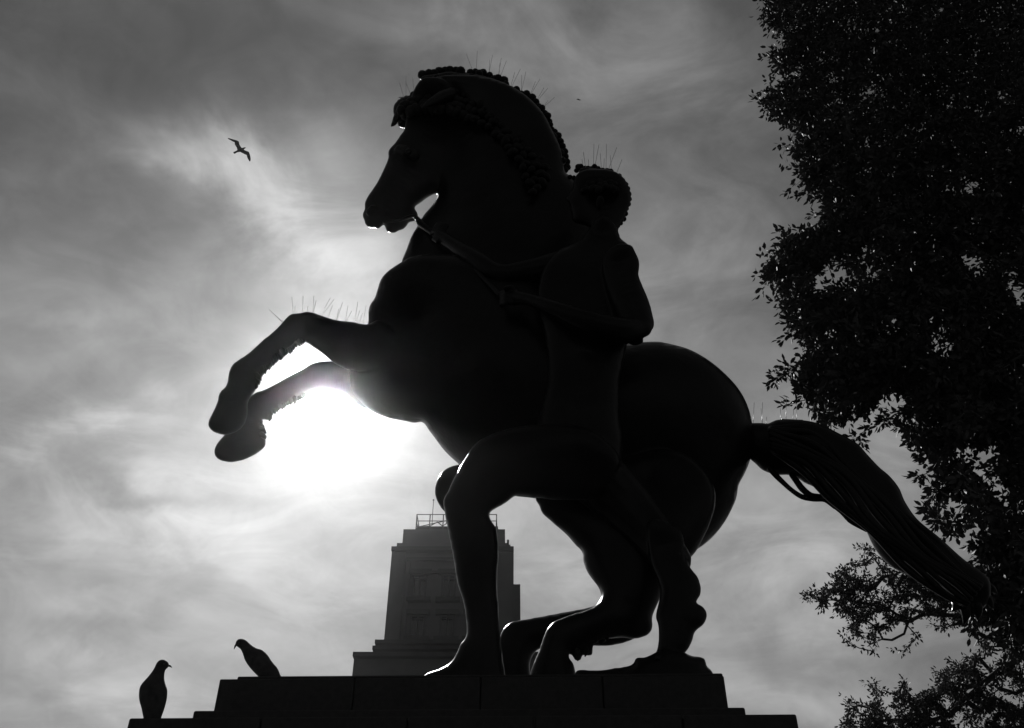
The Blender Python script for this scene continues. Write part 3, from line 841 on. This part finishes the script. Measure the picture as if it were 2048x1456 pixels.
# ================================================================== BIRDS
def pigeon(label, outline, skel, beak, eye, legs, Y, zt):
    t = thing('pigeon', label, 'pigeon', 'pigeons perched on the pedestal')
    b = MB(); inflate(b, outline, skel, h=1.8, k=0.95, step=2.5)
    body = b.build('body', MAT['feather'], t)
    b = MB()
    b.tube([at(*beak[0], Y), at(*beak[1], Y), at(*beak[2], Y)], [0.006, 0.0045, 0.001], 7, caps=False); b.build('beak', MAT['beak'], t)
    for s in (-1, 1):
        b = MB(); b.ball(at(eye[0], eye[1], Y + s * .017), .0035); b.build('eye', MAT['beak'], t)
    for (u, v) in legs:
        b = MB(); p = at(u, v, Y); q = np.array([p[0], p[1], zt + .004]); b.tube([p, q], 0.004, 6, caps=False)
        for a in (-.6, 0, .6, 3.14):
            b.tube([q, q + np.array([math.sin(a) * .03, -math.cos(a) * .03, 0])], [0.0035, 0.002], 5, caps=False)
        b.build('leg', MAT['beak'], t)
    return t


YP1 = 3.52
pigeon('plump upright pigeon facing right, on the lower left ledge of the pedestal',
       [(338, 1328.5), (335, 1323), (330, 1319.8), (324, 1319), (318, 1321), (313, 1326.7), (309.6, 1334), (304.7, 1342.5), (295, 1354.7), (284, 1367), (279.5, 1375.5), (277.8, 1389), (279, 1402.4), (282.7, 1415.8), (286.4, 1434), (290, 1450), (305, 1462), (318, 1450),
        (323, 1434), (329, 1417), (334, 1396), (334.5, 1379), (331.5, 1369.4), (329, 1359.6), (329, 1347.4), (331.5, 1339), (336, 1335)],
       [(325, 1330, YP1), (318, 1350, YP1), (307, 1390, YP1), (304, 1440, YP1)], [(333, 1330), (339, 1331.5), (344, 1335)], (328, 1328), [(300, 1436), (312, 1436)], YP1, zD)
YP2 = 4.0
pigeon('slender pigeon leaning forward facing left, on the upper left edge of the pedestal',
       [(472, 1290), (471.4, 1285), (475.6, 1279), (483, 1277.4), (491.5, 1280), (500, 1287.6), (511, 1295), (523, 1299), (533, 1307), (544, 1323), (555, 1336.4), (560, 1348), (566, 1362), (560, 1372), (545, 1370), (528, 1362), (512, 1348.6), (498.8, 1334), (490, 1320.6), (485.4, 1307), (480.5, 1297.4), (476, 1294.5)],
       [(480, 1286, YP2), (500, 1305, YP2), (530, 1335, YP2), (556, 1362, YP2)], [(474, 1287), (470.5, 1292.5), (468, 1298.5)], (478, 1285), [(523, 1350), (532, 1352)], YP2, zA)

# seabird
YS = 20.0
sb = thing('flying_seabird', 'seabird with long bent wings flying in the sky left of the horse head', 'bird')
c_ = lambda L: [(440 + a / 18.2, 260 + b / 18.2) for a, b in L]
m_ = MB(); inflate(m_, c_([(480, 820), (500, 850), (540, 865), (600, 830), (680, 805), (750, 800), (820, 770), (870, 720), (900, 680), (950, 640), (890, 630), (800, 650), (740, 650), (640, 725), (560, 770), (500, 795)]),
                   [(476, 300, YS), (488, 296, YS)], h=.7, k=.9, step=1); m_.build('body', MAT['gull'], sb)
m_ = MB(); inflate(m_, c_([(820, 680), (770, 625), (720, 550), (700, 490), (690, 430), (640, 390), (570, 365), (450, 330), (350, 300), (285, 295), (290, 320), (380, 370), (450, 410), (540, 460), (530, 500), (560, 560), (610, 640), (640, 730), (760, 760)]),
                   [(456, 277, YS - .15), (475, 283, YS - .05), (482, 298, YS)], h=.7, k=.35, step=1); m_.build('wing', MAT['gull'], sb)
m_ = MB(); inflate(m_, c_([(760, 700), (870, 720), (960, 760), (1040, 790), (1070, 840), (1095, 920), (1115, 1020), (1112, 1110), (1085, 1150), (1060, 1120), (1010, 1040), (980, 960), (970, 910), (930, 895), (850, 855), (740, 790)]),
                   [(483, 300, YS), (496, 306, YS + .1), (500, 321, YS + .2)], h=.7, k=.35, step=1); m_.build('wing', MAT['gull'], sb)
# far speck of a bird
m_ = MB(); m_.tube([at(1153, 199, 60), at(1156, 198.6, 60), at(1158.5, 199.8, 60), at(1162, 200.2, 60)], [.02, .08, .07, .01], 6, caps=False)
sb2 = thing('distant_bird', 'tiny distant bird in the sky right of the horse mane', 'bird')
m_.build('body', MAT['gull'], sb2)

# ================================================================== TOWER
YT = 38.0
tower = thing('stepped_tower', 'tall stepped stone tower building with roof railing behind the statue', 'building')


def P_(u, v, Y=YT): return at(u, v, Y)


def tbox(name, uL, uR, vt, vb, Yf, depth, mat='stone', bev=None, zb=None):
    """a storey block whose front face runs from uL to uR at its top edge"""
    a = at(uL, vt, Yf); b = at(uR, vt, Yf)
    z0 = float(at(uL, vb, Yf)[2]) if zb is None else zb
    m = MB(); m.box(((a[0] + b[0]) / 2, Yf + depth / 2, (z0 + a[2]) / 2), (b[0] - a[0], depth, a[2] - z0))
    o = m.build(name, MAT[mat], tower, smooth=False)
    return o, a[0], b[0], z0, float(a[2])


tbox('crown_block', 807, 1010, 1058.5, 1088, YT + 1.2, 8.0)
tbox('parapet_step', 794, 1014, 1086, 1094, YT + .6, 9.2)
tbox('cornice', 783, 1027.5, 1092.5, 1100, YT - .15, 10.4, 'stone2')
o_, xl, xr, z0, z1 = tbox('shaft_wall', 784, 1027.0, 1100.5, 1290, YT + .15, 9.8)
# corner piers and central pilasters stand proud of the wall
for ua, ub, nm in ((784.5, 812, 'pier'), (815, 821, 'pier'), (985, 1026, 'pier'), (975, 981, 'pier')):
    tbox(nm, ua, ub, 1104 if ub - ua > 10 else 1122, 1288, YT - .12 if ub - ua > 10 else YT + .0, .30)
tbox('string_course', 813, 984, 1114, 1119, YT - .05, .25, 'stone2')
tbox('string_course', 822, 974, 1141, 1145, YT - .0, .18, 'stone2')
tbox('side_bay', 1000, 1040.5, 1168.5, 1290, YT + 1.2, 8.0)


def window(u0, u1, v0, v1):
    w = MB()
    A, B_, C_ = at(u0, v0, YT + .16), at(u1, v0, YT + .16), at(u0, v1, YT + .16)
    x0, x1, zt_, zb_ = A[0], B_[0], A[2], C_[2]
    t_ = .07
    yv = YT + .10
    for (cx_, cz_, sx, sz) in ((x0, (zt_ + zb_) / 2, t_, zt_ - zb_), (x1, (zt_ + zb_) / 2, t_, zt_ - zb_), ((x0 + x1) / 2, zt_, x1 - x0 + t_ * 2, t_), ((x0 + x1) / 2, (zt_ + zb_) / 2 + .35, x1 - x0, .05), ((x0 + x1) / 2, (zt_ + zb_) / 2, .06, zt_ - zb_)):
        w.box((cx_, yv, cz_), (sx, .14, sz))
    fo = w.build('window', MAT['frame'], tower, smooth=False)
    gl = MB(); gl.box(((x0 + x1) / 2, YT + .13, (zt_ + zb_) / 2), (x1 - x0 - .02, .03, zt_ - zb_ - .02))
    g_ = gl.build('pane', MAT['glass'], fo, smooth=False)
    s_ = MB(); s_.box(((x0 + x1) / 2, YT + .02, zb_ - .12), (x1 - x0 + .5, .34, .16)); s_.build('sill', MAT['stone2'], fo, smooth=False)
    s_ = MB(); s_.box(((x0 + x1) / 2, YT + .04, zt_ + .16), (x1 - x0 + .45, .24, .22)); s_.build('lintel', MAT['stone2'], fo, smooth=False)


for du in (0, 57.5, 112):
    window(828 + du, 854 + du, 1153, 1197)
    window(823 + du * 1.02, 849.5 + du * 1.02, 1234, 1275)
# lower cornices and base wings
tbox('ledge', 750, 1045, 1279, 1286, YT - .7, 11.8, 'stone2')
tbox('cornice', 745, 1048, 1291, 1298, YT - .95, 12.3, 'stone2')
tbox('ledge', 706, 1110, 1303.5, 1312, YT - 1.6, 16, 'stone2')
tbox('lower_wall', 708.5, 1108, 1312.2, 1400, YT - 1.3, 15.4, zb=0.0)
tbox('neck_wall', 757, 1040, 1286, 1291.5, YT - .3, 11)
tbox('attic_wall', 752, 1042, 1298, 1303.6, YT - .5, 11.4)
# roof railing
zr = float(at(834, 1058, YT + 1.6)[2])
rail = MB()
ytop = YT + 2.2
pl = at(834, 1029, ytop); pr = at(993, 1029, ytop)
zt_ = float(pl[2])
corners = [np.array([pl[0], ytop]), np.array([pr[0], ytop]), np.array([pr[0], ytop + 6.0]), np.array([pl[0], ytop + 6.0])]
zbase = float(at(834, 1060, ytop)[2]) - .2
for a, b in zip(corners, corners[1:] + corners[:1]):
    for f_ in (1.0, .66, .36):
        z_ = zbase + (zt_ - zbase) * f_
        rail.tube([(*a, z_), (*b, z_)], .022, 6, caps=False)
rail.build('railing', MAT['iron'], tower)
for a, b in zip(corners, corners[1:] + corners[:1]):
    for k in range(6):
        p = a + (b - a) * k / 6
        m_ = MB(); m_.tube([(*p, zbase), (*p, zt_)], .028, 6, caps=False); m_.build('railing_post', MAT['iron'], tower)
m_ = MB(); pa = at(864, 1050, ytop + .6); pb = at(867, 1000, ytop + .6); m_.tube([pa, pb], .018, 6, caps=False); m_.ball(pb, .05, nu=6, nv=4); m_.build('antenna', MAT['iron'], tower)
m_ = MB()
br = [at(835, 1054, ytop + .9), at(893, 1041, ytop + .9), at(893, 1047, ytop + .9), at(860, 1052, ytop + .9), at(875, 1044, ytop + .9), at(885, 1052, ytop + .9)]
for a, b in ((0, 1), (0, 3), (3, 4), (4, 5), (5, 2), (1, 2)): m_.tube([br[a], br[b]], .025, 6, caps=False)
m_.build('roof_frame', MAT['iron'], tower)
tbox('roof_deck', 834, 996, 1052.5, 1058.4, YT + 2.2, 6.0, 'stone2')
m_ = MB(); m_.tube([at(1016, 1093, YT + .3), at(1016, 1080, YT + .3)], .05, 6, caps=False); m_.tube([at(1012, 1091, YT + .3), at(1021, 1091, YT + .3)], .04, 6, caps=False); m_.build('roof_bracket', MAT['iron'], tower)


# ================================================================== TREES
def in_poly(poly, u, v):
    ins = False; n = len(poly)
    for i in range(n):
        ax, ay = poly[i]; bx, by = poly[(i + 1) % n]
        if (ay > v) != (by > v) and u < (bx - ax) * (v - ay) / (by - ay) + ax: ins = not ins
    return ins


def leaf_shape(L, W):
    """a leaf folded along its midrib, tip curved down: 6 triangles"""
    V = np.array([(0, 0, 0), (.28, .42, .05), (.62, .46, .03), (1, 0, -.10), (.62, -.46, .03), (.28, -.42, .05), (.45, 0, -.04)]) * np.array([L, W, L])
    F = [(0, 6, 1), (1, 6, 2), (2, 6, 3), (3, 6, 4), (4, 6, 5), (5, 6, 0)]
    return V, F


def grow_tree(name, label, root, fork, anchors, guides, leafL, leafW, per, spread, mat, group, twig_r=.0028, n_single=300, trunk_r=.32):
    t = thing(name, label, 'tree', group)
    nodes = [np.array(fork)]; par = [-1]
    # main limbs first (traced), each a chain of nodes
    for gline in guides:
        G = [np.array(p) for p in gline]
        prev = int(np.argmin([np.linalg.norm(n_ - G[0]) for n_ in nodes]))
        for a, b in zip([nodes[prev]] + G[:-1], G):
            m = max(1, int(np.linalg.norm(b - a) / .22))
            for k in range(1, m + 1):
                p = a + (b - a) * k / m + nrg.normal(0, .012, 3)
                nodes.append(p); par.append(prev); prev = len(nodes) - 1
    base = np.array(fork)
    A = sorted(anchors, key=lambda p: np.linalg.norm(p - base))
    cap = len(nodes) + 12 * len(A) + 10
    arr = np.zeros((cap, 3)); arr[:len(nodes)] = nodes
    droot = np.zeros(cap); droot[:len(nodes)] = [np.linalg.norm(n_ - base) for n_ in nodes]
    cnt = len(nodes); tips = []
    for p in A:
        d = np.linalg.norm(arr[:cnt] - p, axis=1) + 0.12 * droot[:cnt]
        j = int(np.argmin(d)); q = arr[j]; L = np.linalg.norm(p - q)
        m = max(1, min(10, int(L / .16)))
        prev = j
        bow = nrg.normal(0, .05 * L, 3) + np.array([0, 0, .06 * L])
        for k in range(1, m + 1):
            s = k / m
            pt = q + (p - q) * s + bow * math.sin(math.pi * s)
            nodes.append(pt); par.append(prev); arr[cnt] = pt; droot[cnt] = np.linalg.norm(pt - base); prev = cnt; cnt += 1
        tips.append((prev, p - q))
    # pipe model radii
    n = len(nodes); load = np.zeros(n)
    for (i, _) in tips: load[i] += 1
    for i in range(n - 1, 0, -1): load[par[i]] += load[i]
    rad = twig_r * np.maximum(load, .6)**0.42
    # branches: one mesh of tapered segments
    kids = {}
    for i in range(1, n): kids.setdefault(par[i], []).append(i)
    mb = MB(); done = set()
    big = MB()
    for i in range(1, n):
        if i in done: continue
        chain = [par[i], i]; done.add(i)
        while True:
            ks = [k for k in kids.get(chain[-1], []) if k not in done]
            if not ks: break
            k = max(ks, key=lambda q: load[q]); chain.append(k); done.add(k)
        P = np.array([nodes[c] for c in chain]); R = np.array([rad[c] for c in chain]); R[0] = R[1]
        (big if R.max() > .02 else mb).tube(P, R, 7 if R.max() > .02 else 4, caps=False)
    tr = MB(); r0 = np.array(root); f0 = np.array(fork)
    pts = [r0 + (f0 - r0) * s + np.array([math.sin(s * 4) * .12, math.cos(s * 5) * .08, 0]) for s in np.linspace(0, 1, 9)]
    pts[-1] = f0
    tr.tube(pts, np.linspace(trunk_r, max(trunk_r * .55, rad[0]), 9) * (1 + .5 * np.exp(-np.linspace(0, 8, 9))), 14)
    tr.build('trunk', MAT['bark'], t)
    if big.n: big.build('limb', MAT['bark'], t)
    tw = mb.build('twigs', MAT['bark'], t); tw['kind'] = 'stuff'
    # leaves
    LV, LF = leaf_shape(leafL, leafW)
    LV = np.array(LV); leaves = []
    for (i, dirn) in tips:
        p = np.array(nodes[i]); d = dirn / (np.linalg.norm(dirn) + 1e-9)
        m = rng.randint(int(per * .7), int(per * 1.3))
        for _ in range(m):
            off = nrg.normal(0, 1, 3); off /= np.linalg.norm(off)
            pos = p + d * rng.uniform(-1.3, 1.0) * spread + off * rng.uniform(0, .5) * spread
            ax = d * .55 + off * .9 + np.array([0, 0, -.25]); ax /= np.linalg.norm(ax)
            leaves.append((pos, ax, rng.uniform(.72, 1.2)))
    X_ = []; mats = []
    for (pos, ax, sc_) in leaves:
        s_ = np.cross(ax, nrg.normal(0, 1, 3)); s_ /= np.linalg.norm(s_) + 1e-9
        u_ = np.cross(ax, s_)
        mats.append(np.array([ax, s_, u_]) * sc_); X_.append(pos)
    # the leaves that show largest and clearest (nearest the open sky on the left) are parts of their own
    uv = []
    for pos in X_:
        q = pos - EYE; w_ = q @ FWD; uv.append((1024 + FPX * (q @ RIGHT) / w_, 728 - FPX * (q @ UP) / w_))
    uv = np.array(uv)
    inside = (uv[:, 0] < 2048) & (uv[:, 1] > 0) & (uv[:, 1] < 1456)
    bins = {}
    for k in np.nonzero(inside)[0]:
        bins.setdefault(int(uv[k, 1] // 12), []).append(k)
    singles = []
    for b, ks in bins.items():
        ks.sort(key=lambda k: uv[k, 0]); singles += ks[:max(2, int(n_single / max(1, len(bins))))]
    singles = set(singles[:n_single])
    fol = []; faces = []; c0 = 0
    lm = bpy.data.meshes.new('leaf'); lm.from_pydata(LV.tolist(), [], LF); lm.materials.append(mat); lm.update()
    from mathutils import Matrix
    for k, (pos, A3) in enumerate(zip(X_, mats)):
        if k in singles:
            o = link_obj('leaf', lm, t)
            R = Matrix([[A3[j][i_] for j in range(3)] + [pos[i_]] for i_ in range(3)] + [[0, 0, 0, 1]])
            o.matrix_local = R
        else:
            fol.append(LV @ A3 + pos)
    nf = len(fol); V = np.concatenate(fol)
    me = bpy.data.meshes.new('foliage')
    nv = len(LV); F = (np.array(LF)[None] + (np.arange(nf) * nv)[:, None, None]).reshape(-1, 3)
    me.vertices.add(len(V)); me.vertices.foreach_set('co', V.ravel())
    me.loops.add(F.size); me.loops.foreach_set('vertex_index', F.ravel())
    me.polygons.add(len(F)); me.polygons.foreach_set('loop_start', np.arange(0, F.size, 3)); me.polygons.foreach_set('loop_total', np.full(len(F), 3))
    me.materials.append(mat); me.update(calc_edges=True); me.validate()
    o = link_obj('foliage', me, t); o['kind'] = 'stuff'
    print('TREE', name, 'tips', len(tips), 'leaves', len(leaves))
    return t


# --- the big tree at the right edge, close behind the statue's tail
A_POLY = [(1525, -10), (1520, 30), (1540, 62), (1562, 88), (1535, 112), (1548, 150), (1514, 196), (1532, 228), (1560, 248), (1575, 296), (1590, 335), (1600, 375), (1642, 400), (1650, 432), (1622, 456), (1576, 458), (1545, 500), (1528, 528), (1530, 566),
          (1560, 586), (1556, 610), (1572, 640), (1580, 685), (1604, 700), (1600, 735), (1590, 770), (1606, 800), (1640, 832), (1666, 862), (1700, 862), (1708, 835), (1745, 822), (1782, 832), (1796, 868), (1828, 900), (1846, 930), (1868, 958), (1850, 985), (1842, 1018), (1858, 1042),
          (1900, 1075), (1935, 1095), (1965, 1130), (1965, 1200), (1985, 1235), (1990, 1300), (2600, 1400), (2700, 700), (2600, -350), (1750, -350), (1600, -200)]
YA = 8.2
anch = []
lo, hi = (1500, -350), (2700, 1400)
HOLES = [(1740, 190, 16), (1700, 205, 12), (1660, 535, 15), (1690, 560, 10), (1640, 565, 10), (1735, 490, 10), (1745, 535, 14), (1785, 85, 6), (2000, 190, 10), (2030, 265, 12), (1940, 525, 14), (1960, 540, 10), (1790, 650, 10), (1800, 800, 12), (1890, 700, 10),
         (1770, 800, 14), (1935, 905, 20), (1985, 960, 24), (1905, 1010, 22), (1990, 900, 12), (1935, 1065, 14), (2030, 1000, 14)]
k = 0
sdist = lambda u, v: float(signed_dist(np.array(A_POLY, float), np.array([[u]]), np.array([[v]]))[0, 0])
cand = np.c_[nrg.uniform(lo[0], hi[0], 34000), nrg.uniform(lo[1], hi[1], 34000)]
dd = signed_dist(np.array(A_POLY, float), cand[:, 0][None], cand[:, 1][None])[0]
for (u, v), d_ in zip(cand, dd):
    if d_ < 13 + 34 * max(0.0, mnoise.noise(Vector((u * .035, v * .035, 21.0)))): continue
    if u > 2120 or v < -60:
        if rng.random() < .93: continue
    nz = mnoise.noise(Vector((u * .012, v * .012, 3.3))) + .5 * mnoise.noise(Vector((u * .035, v * .035, 8.1)))
    thin = .12 if v < 430 else (.30 if v < 900 else .5)
    if v < 500: nz += .22
    if nz < -.34 + (.22 if d_ < 90 else 0) * thin and u < 2100 and rng.random() < .85: continue
    if any((u - a)**2 + (v - b)**2 < (r * (.6 if b < 500 else 1) + (6 if b < 500 else 13))**2 for a, b, r in HOLES) and rng.random() < .93: continue
    if v > 900 and rng.random() < .25: continue
    dep = YA + rng.uniform(-1.0, 1.6) * min(1.0, .25 + d_ / 160)
    anch.append(at(u, v, dep))
    if d_ < 45 and rng.random() < .35: anch.append(at(u + rng.uniform(-8, 8), v + rng.uniform(-8, 8), YA + rng.uniform(-.4, .4)))
for _ in range(70):
    anch.append(at(rng.uniform(1925, 2060), rng.uniform(1120, 1255), YA + rng.uniform(-.3, .9)))
# lone sprays that hang clear of the crown
SPR = [[(1620, 738), (1585, 742), (1572, 748)], [(1572, 735)], [(1560, 752)], [(1548, 762)], [(1655, 785), (1620, 796), (1592, 806)], [(1586, 802)], [(1722, 835), (1720, 868)], [(1712, 876)], [(1722, 884)], [(1790, 828), (1768, 842), (1760, 845)],
       [(1775, 840)], [(1878, 935), (1850, 948)], [(1842, 950)], [(1552, 140), (1534, 116), (1546, 104)], [(1545, 20), (1524, 32)], [(1538, 8)], [(1532, 48)], [(1552, 62)], [(1518, 200)], [(1528, 188)], [(1530, 212)], [(1540, 176)], [(1546, 226)], [(1568, 290)], [(1578, 330)], [(1590, 372)], [(1612, 392)], [(1530, 545)], [(1532, 520)], [(1548, 500)], [(1566, 478)], [(1574, 640)], [(1578, 670)], [(1636, 430)], [(1640, 600), (1556, 606)], [(1600, 480), (1575, 464)], [(1550, 555), (1531, 571)], [(1640, 850), (1640, 822)], [(1855, 905), (1800, 850)]]
for s in SPR:
    for (u, v) in s: anch.append(at(u, v, YA + rng.uniform(-.1, .1)))
rootA = (9.6, 10.2, 0.0); forkA = at(2560, 900, 9.6)
lim = lambda L: [at(u, v, Y) for u, v, Y in L]
gA = [lim([(2400, 700, 9.2), (2200, 520, 8.8), (2000, 400, 8.5), (1850, 250, 8.3), (1700, 120, 8.2)]),
      lim([(2300, 780, 9.2), (2100, 720, 8.7), (1930, 640, 8.4), (1780, 585, 8.3), (1680, 560, 8.2)]),
      lim([(2380, 900, 9.2), (2150, 860, 8.8), (1980, 800, 8.5), (1820, 760, 8.2), (1700, 740, 8.2)]),
      lim([(2350, 980, 9.0), (2200, 1010, 8.8), (2080, 1000, 8.5), (1960, 960, 8.3)]),
      lim([(2450, 500, 9.4), (2300, 200, 9.2), (2100, 50, 9.0), (1900, -80, 8.8)])]
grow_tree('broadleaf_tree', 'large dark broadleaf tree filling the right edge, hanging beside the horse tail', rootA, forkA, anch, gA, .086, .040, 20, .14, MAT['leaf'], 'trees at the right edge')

# --- a smaller-leaved tree farther back, lower right
YB = 12.0
B1 = [(1606, 1192), (1625, 1178), (1655, 1170), (1668, 1146), (1690, 1128), (1715, 1118), (1722, 1092), (1745, 1090), (1770, 1112), (1800, 1130), (1860, 1150), (1960, 1170), (2080, 1175), (2080, 1250), (1990, 1252), (1930, 1248), (1880, 1262), (1870, 1230), (1835, 1238), (1800, 1244), (1775, 1262),
      (1752, 1290), (1722, 1286), (1700, 1262), (1690, 1240), (1668, 1222), (1640, 1220), (1620, 1205)]
B2 = [(1688, 1470), (1686, 1420), (1692, 1398), (1722, 1402), (1740, 1368), (1765, 1372), (1790, 1388), (1806, 1364), (1830, 1392), (1868, 1378), (1880, 1340), (1905, 1330), (1925, 1330), (1935, 1312), (1962, 1300), (1960, 1270), (1985, 1278), (2010, 1262), (2080, 1240), (2150, 1250), (2150, 1520), (1680, 1520)]
anchB = []
for poly, cnt_, keep in ((B1, 3600, .55), (B2, 4200, .75)):
    pa = np.array(poly, float)
    c2 = np.c_[nrg.uniform(pa[:, 0].min(), pa[:, 0].max(), cnt_), nrg.uniform(pa[:, 1].min(), pa[:, 1].max(), cnt_)]
    d2 = signed_dist(pa, c2[:, 0][None], c2[:, 1][None])[0]
    for (u, v), d_ in zip(c2, d2):
        if d_ < 3: continue
        nz = mnoise.noise(Vector((u * .03, v * .03, 13.3))) + .5 * mnoise.noise(Vector((u * .08, v * .08, 2.1)))
        if nz < -.08 and rng.random() < .8: continue
        if rng.random() > keep: continue
        anchB.append(at(u, v, YB + rng.uniform(-.5, .7)))
for (u, v) in [(1609, 1192), (1616, 1198), (1690, 1276), (1700, 1287), (1718, 1296), (1748, 1303), (1738, 1290), (1792, 1300), (1808, 1302), (1818, 1290), (1830, 1280), (1832, 1270), (1738, 1366), (1752, 1368), (1808, 1362), (1902, 1322), (1936, 1315), (1955, 1268), (1968, 1272), (1872, 1252), (1860, 1246), (1690, 1398), (1720, 1096)]:
    anchB.append(at(u, v, YB + rng.uniform(-.1, .1)))
rootB = (11.2, 13.6, 0.0); forkB = at(2330, 1290, 12.8)
gB = [lim([(2200, 1255, 12.6), (2048, 1236, 12.2), (1960, 1240, 12), (1900, 1232, 12), (1850, 1226, 12), (1813, 1247, 12), (1785, 1222, 12), (1740, 1205, 12), (1690, 1200, 12), (1640, 1198, 12)]),
      lim([(1813, 1248, 12), (1808, 1268, 12), (1785, 1280, 12), (1765, 1276, 12)]),
      lim([(1990, 1215, 12.1), (1930, 1215, 12), (1880, 1205, 12)]),
      lim([(2180, 1290, 12.4), (2060, 1305, 12.2), (2000, 1340, 12), (1950, 1385, 12), (1900, 1430, 12), (1840, 1450, 12), (1780, 1440, 12)]),
      lim([(1960, 1375, 12), (1900, 1385, 12), (1840, 1400, 12), (1780, 1410, 12)])]
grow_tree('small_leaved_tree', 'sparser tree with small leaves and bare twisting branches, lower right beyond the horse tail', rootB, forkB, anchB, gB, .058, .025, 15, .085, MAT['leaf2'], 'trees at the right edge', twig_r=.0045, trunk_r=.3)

# ================================================================== HAZE
hz = MB(); hz.box((0, 0, 11.6), (400, 400, 25.2))
ho = hz.build('haze', MAT['stone'], smooth=False)
ho.data.materials.clear()
hm = bpy.data.materials.new('haze_air'); hm.use_nodes = True
t = hm.node_tree; t.nodes.clear()
pv = t.nodes.new('ShaderNodeVolumePrincipled'); pv.inputs['Density'].default_value = 5.2e-4
pv.inputs['Anisotropy'].default_value = 0.98; pv.inputs['Color'].default_value = (1.0, 1.0, 1.0, 1)
mo = t.nodes.new('ShaderNodeOutputMaterial'); t.links.new(pv.outputs[0], mo.inputs['Volume'])
ho.data.materials.append(hm)
tag(ho, kind='stuff')
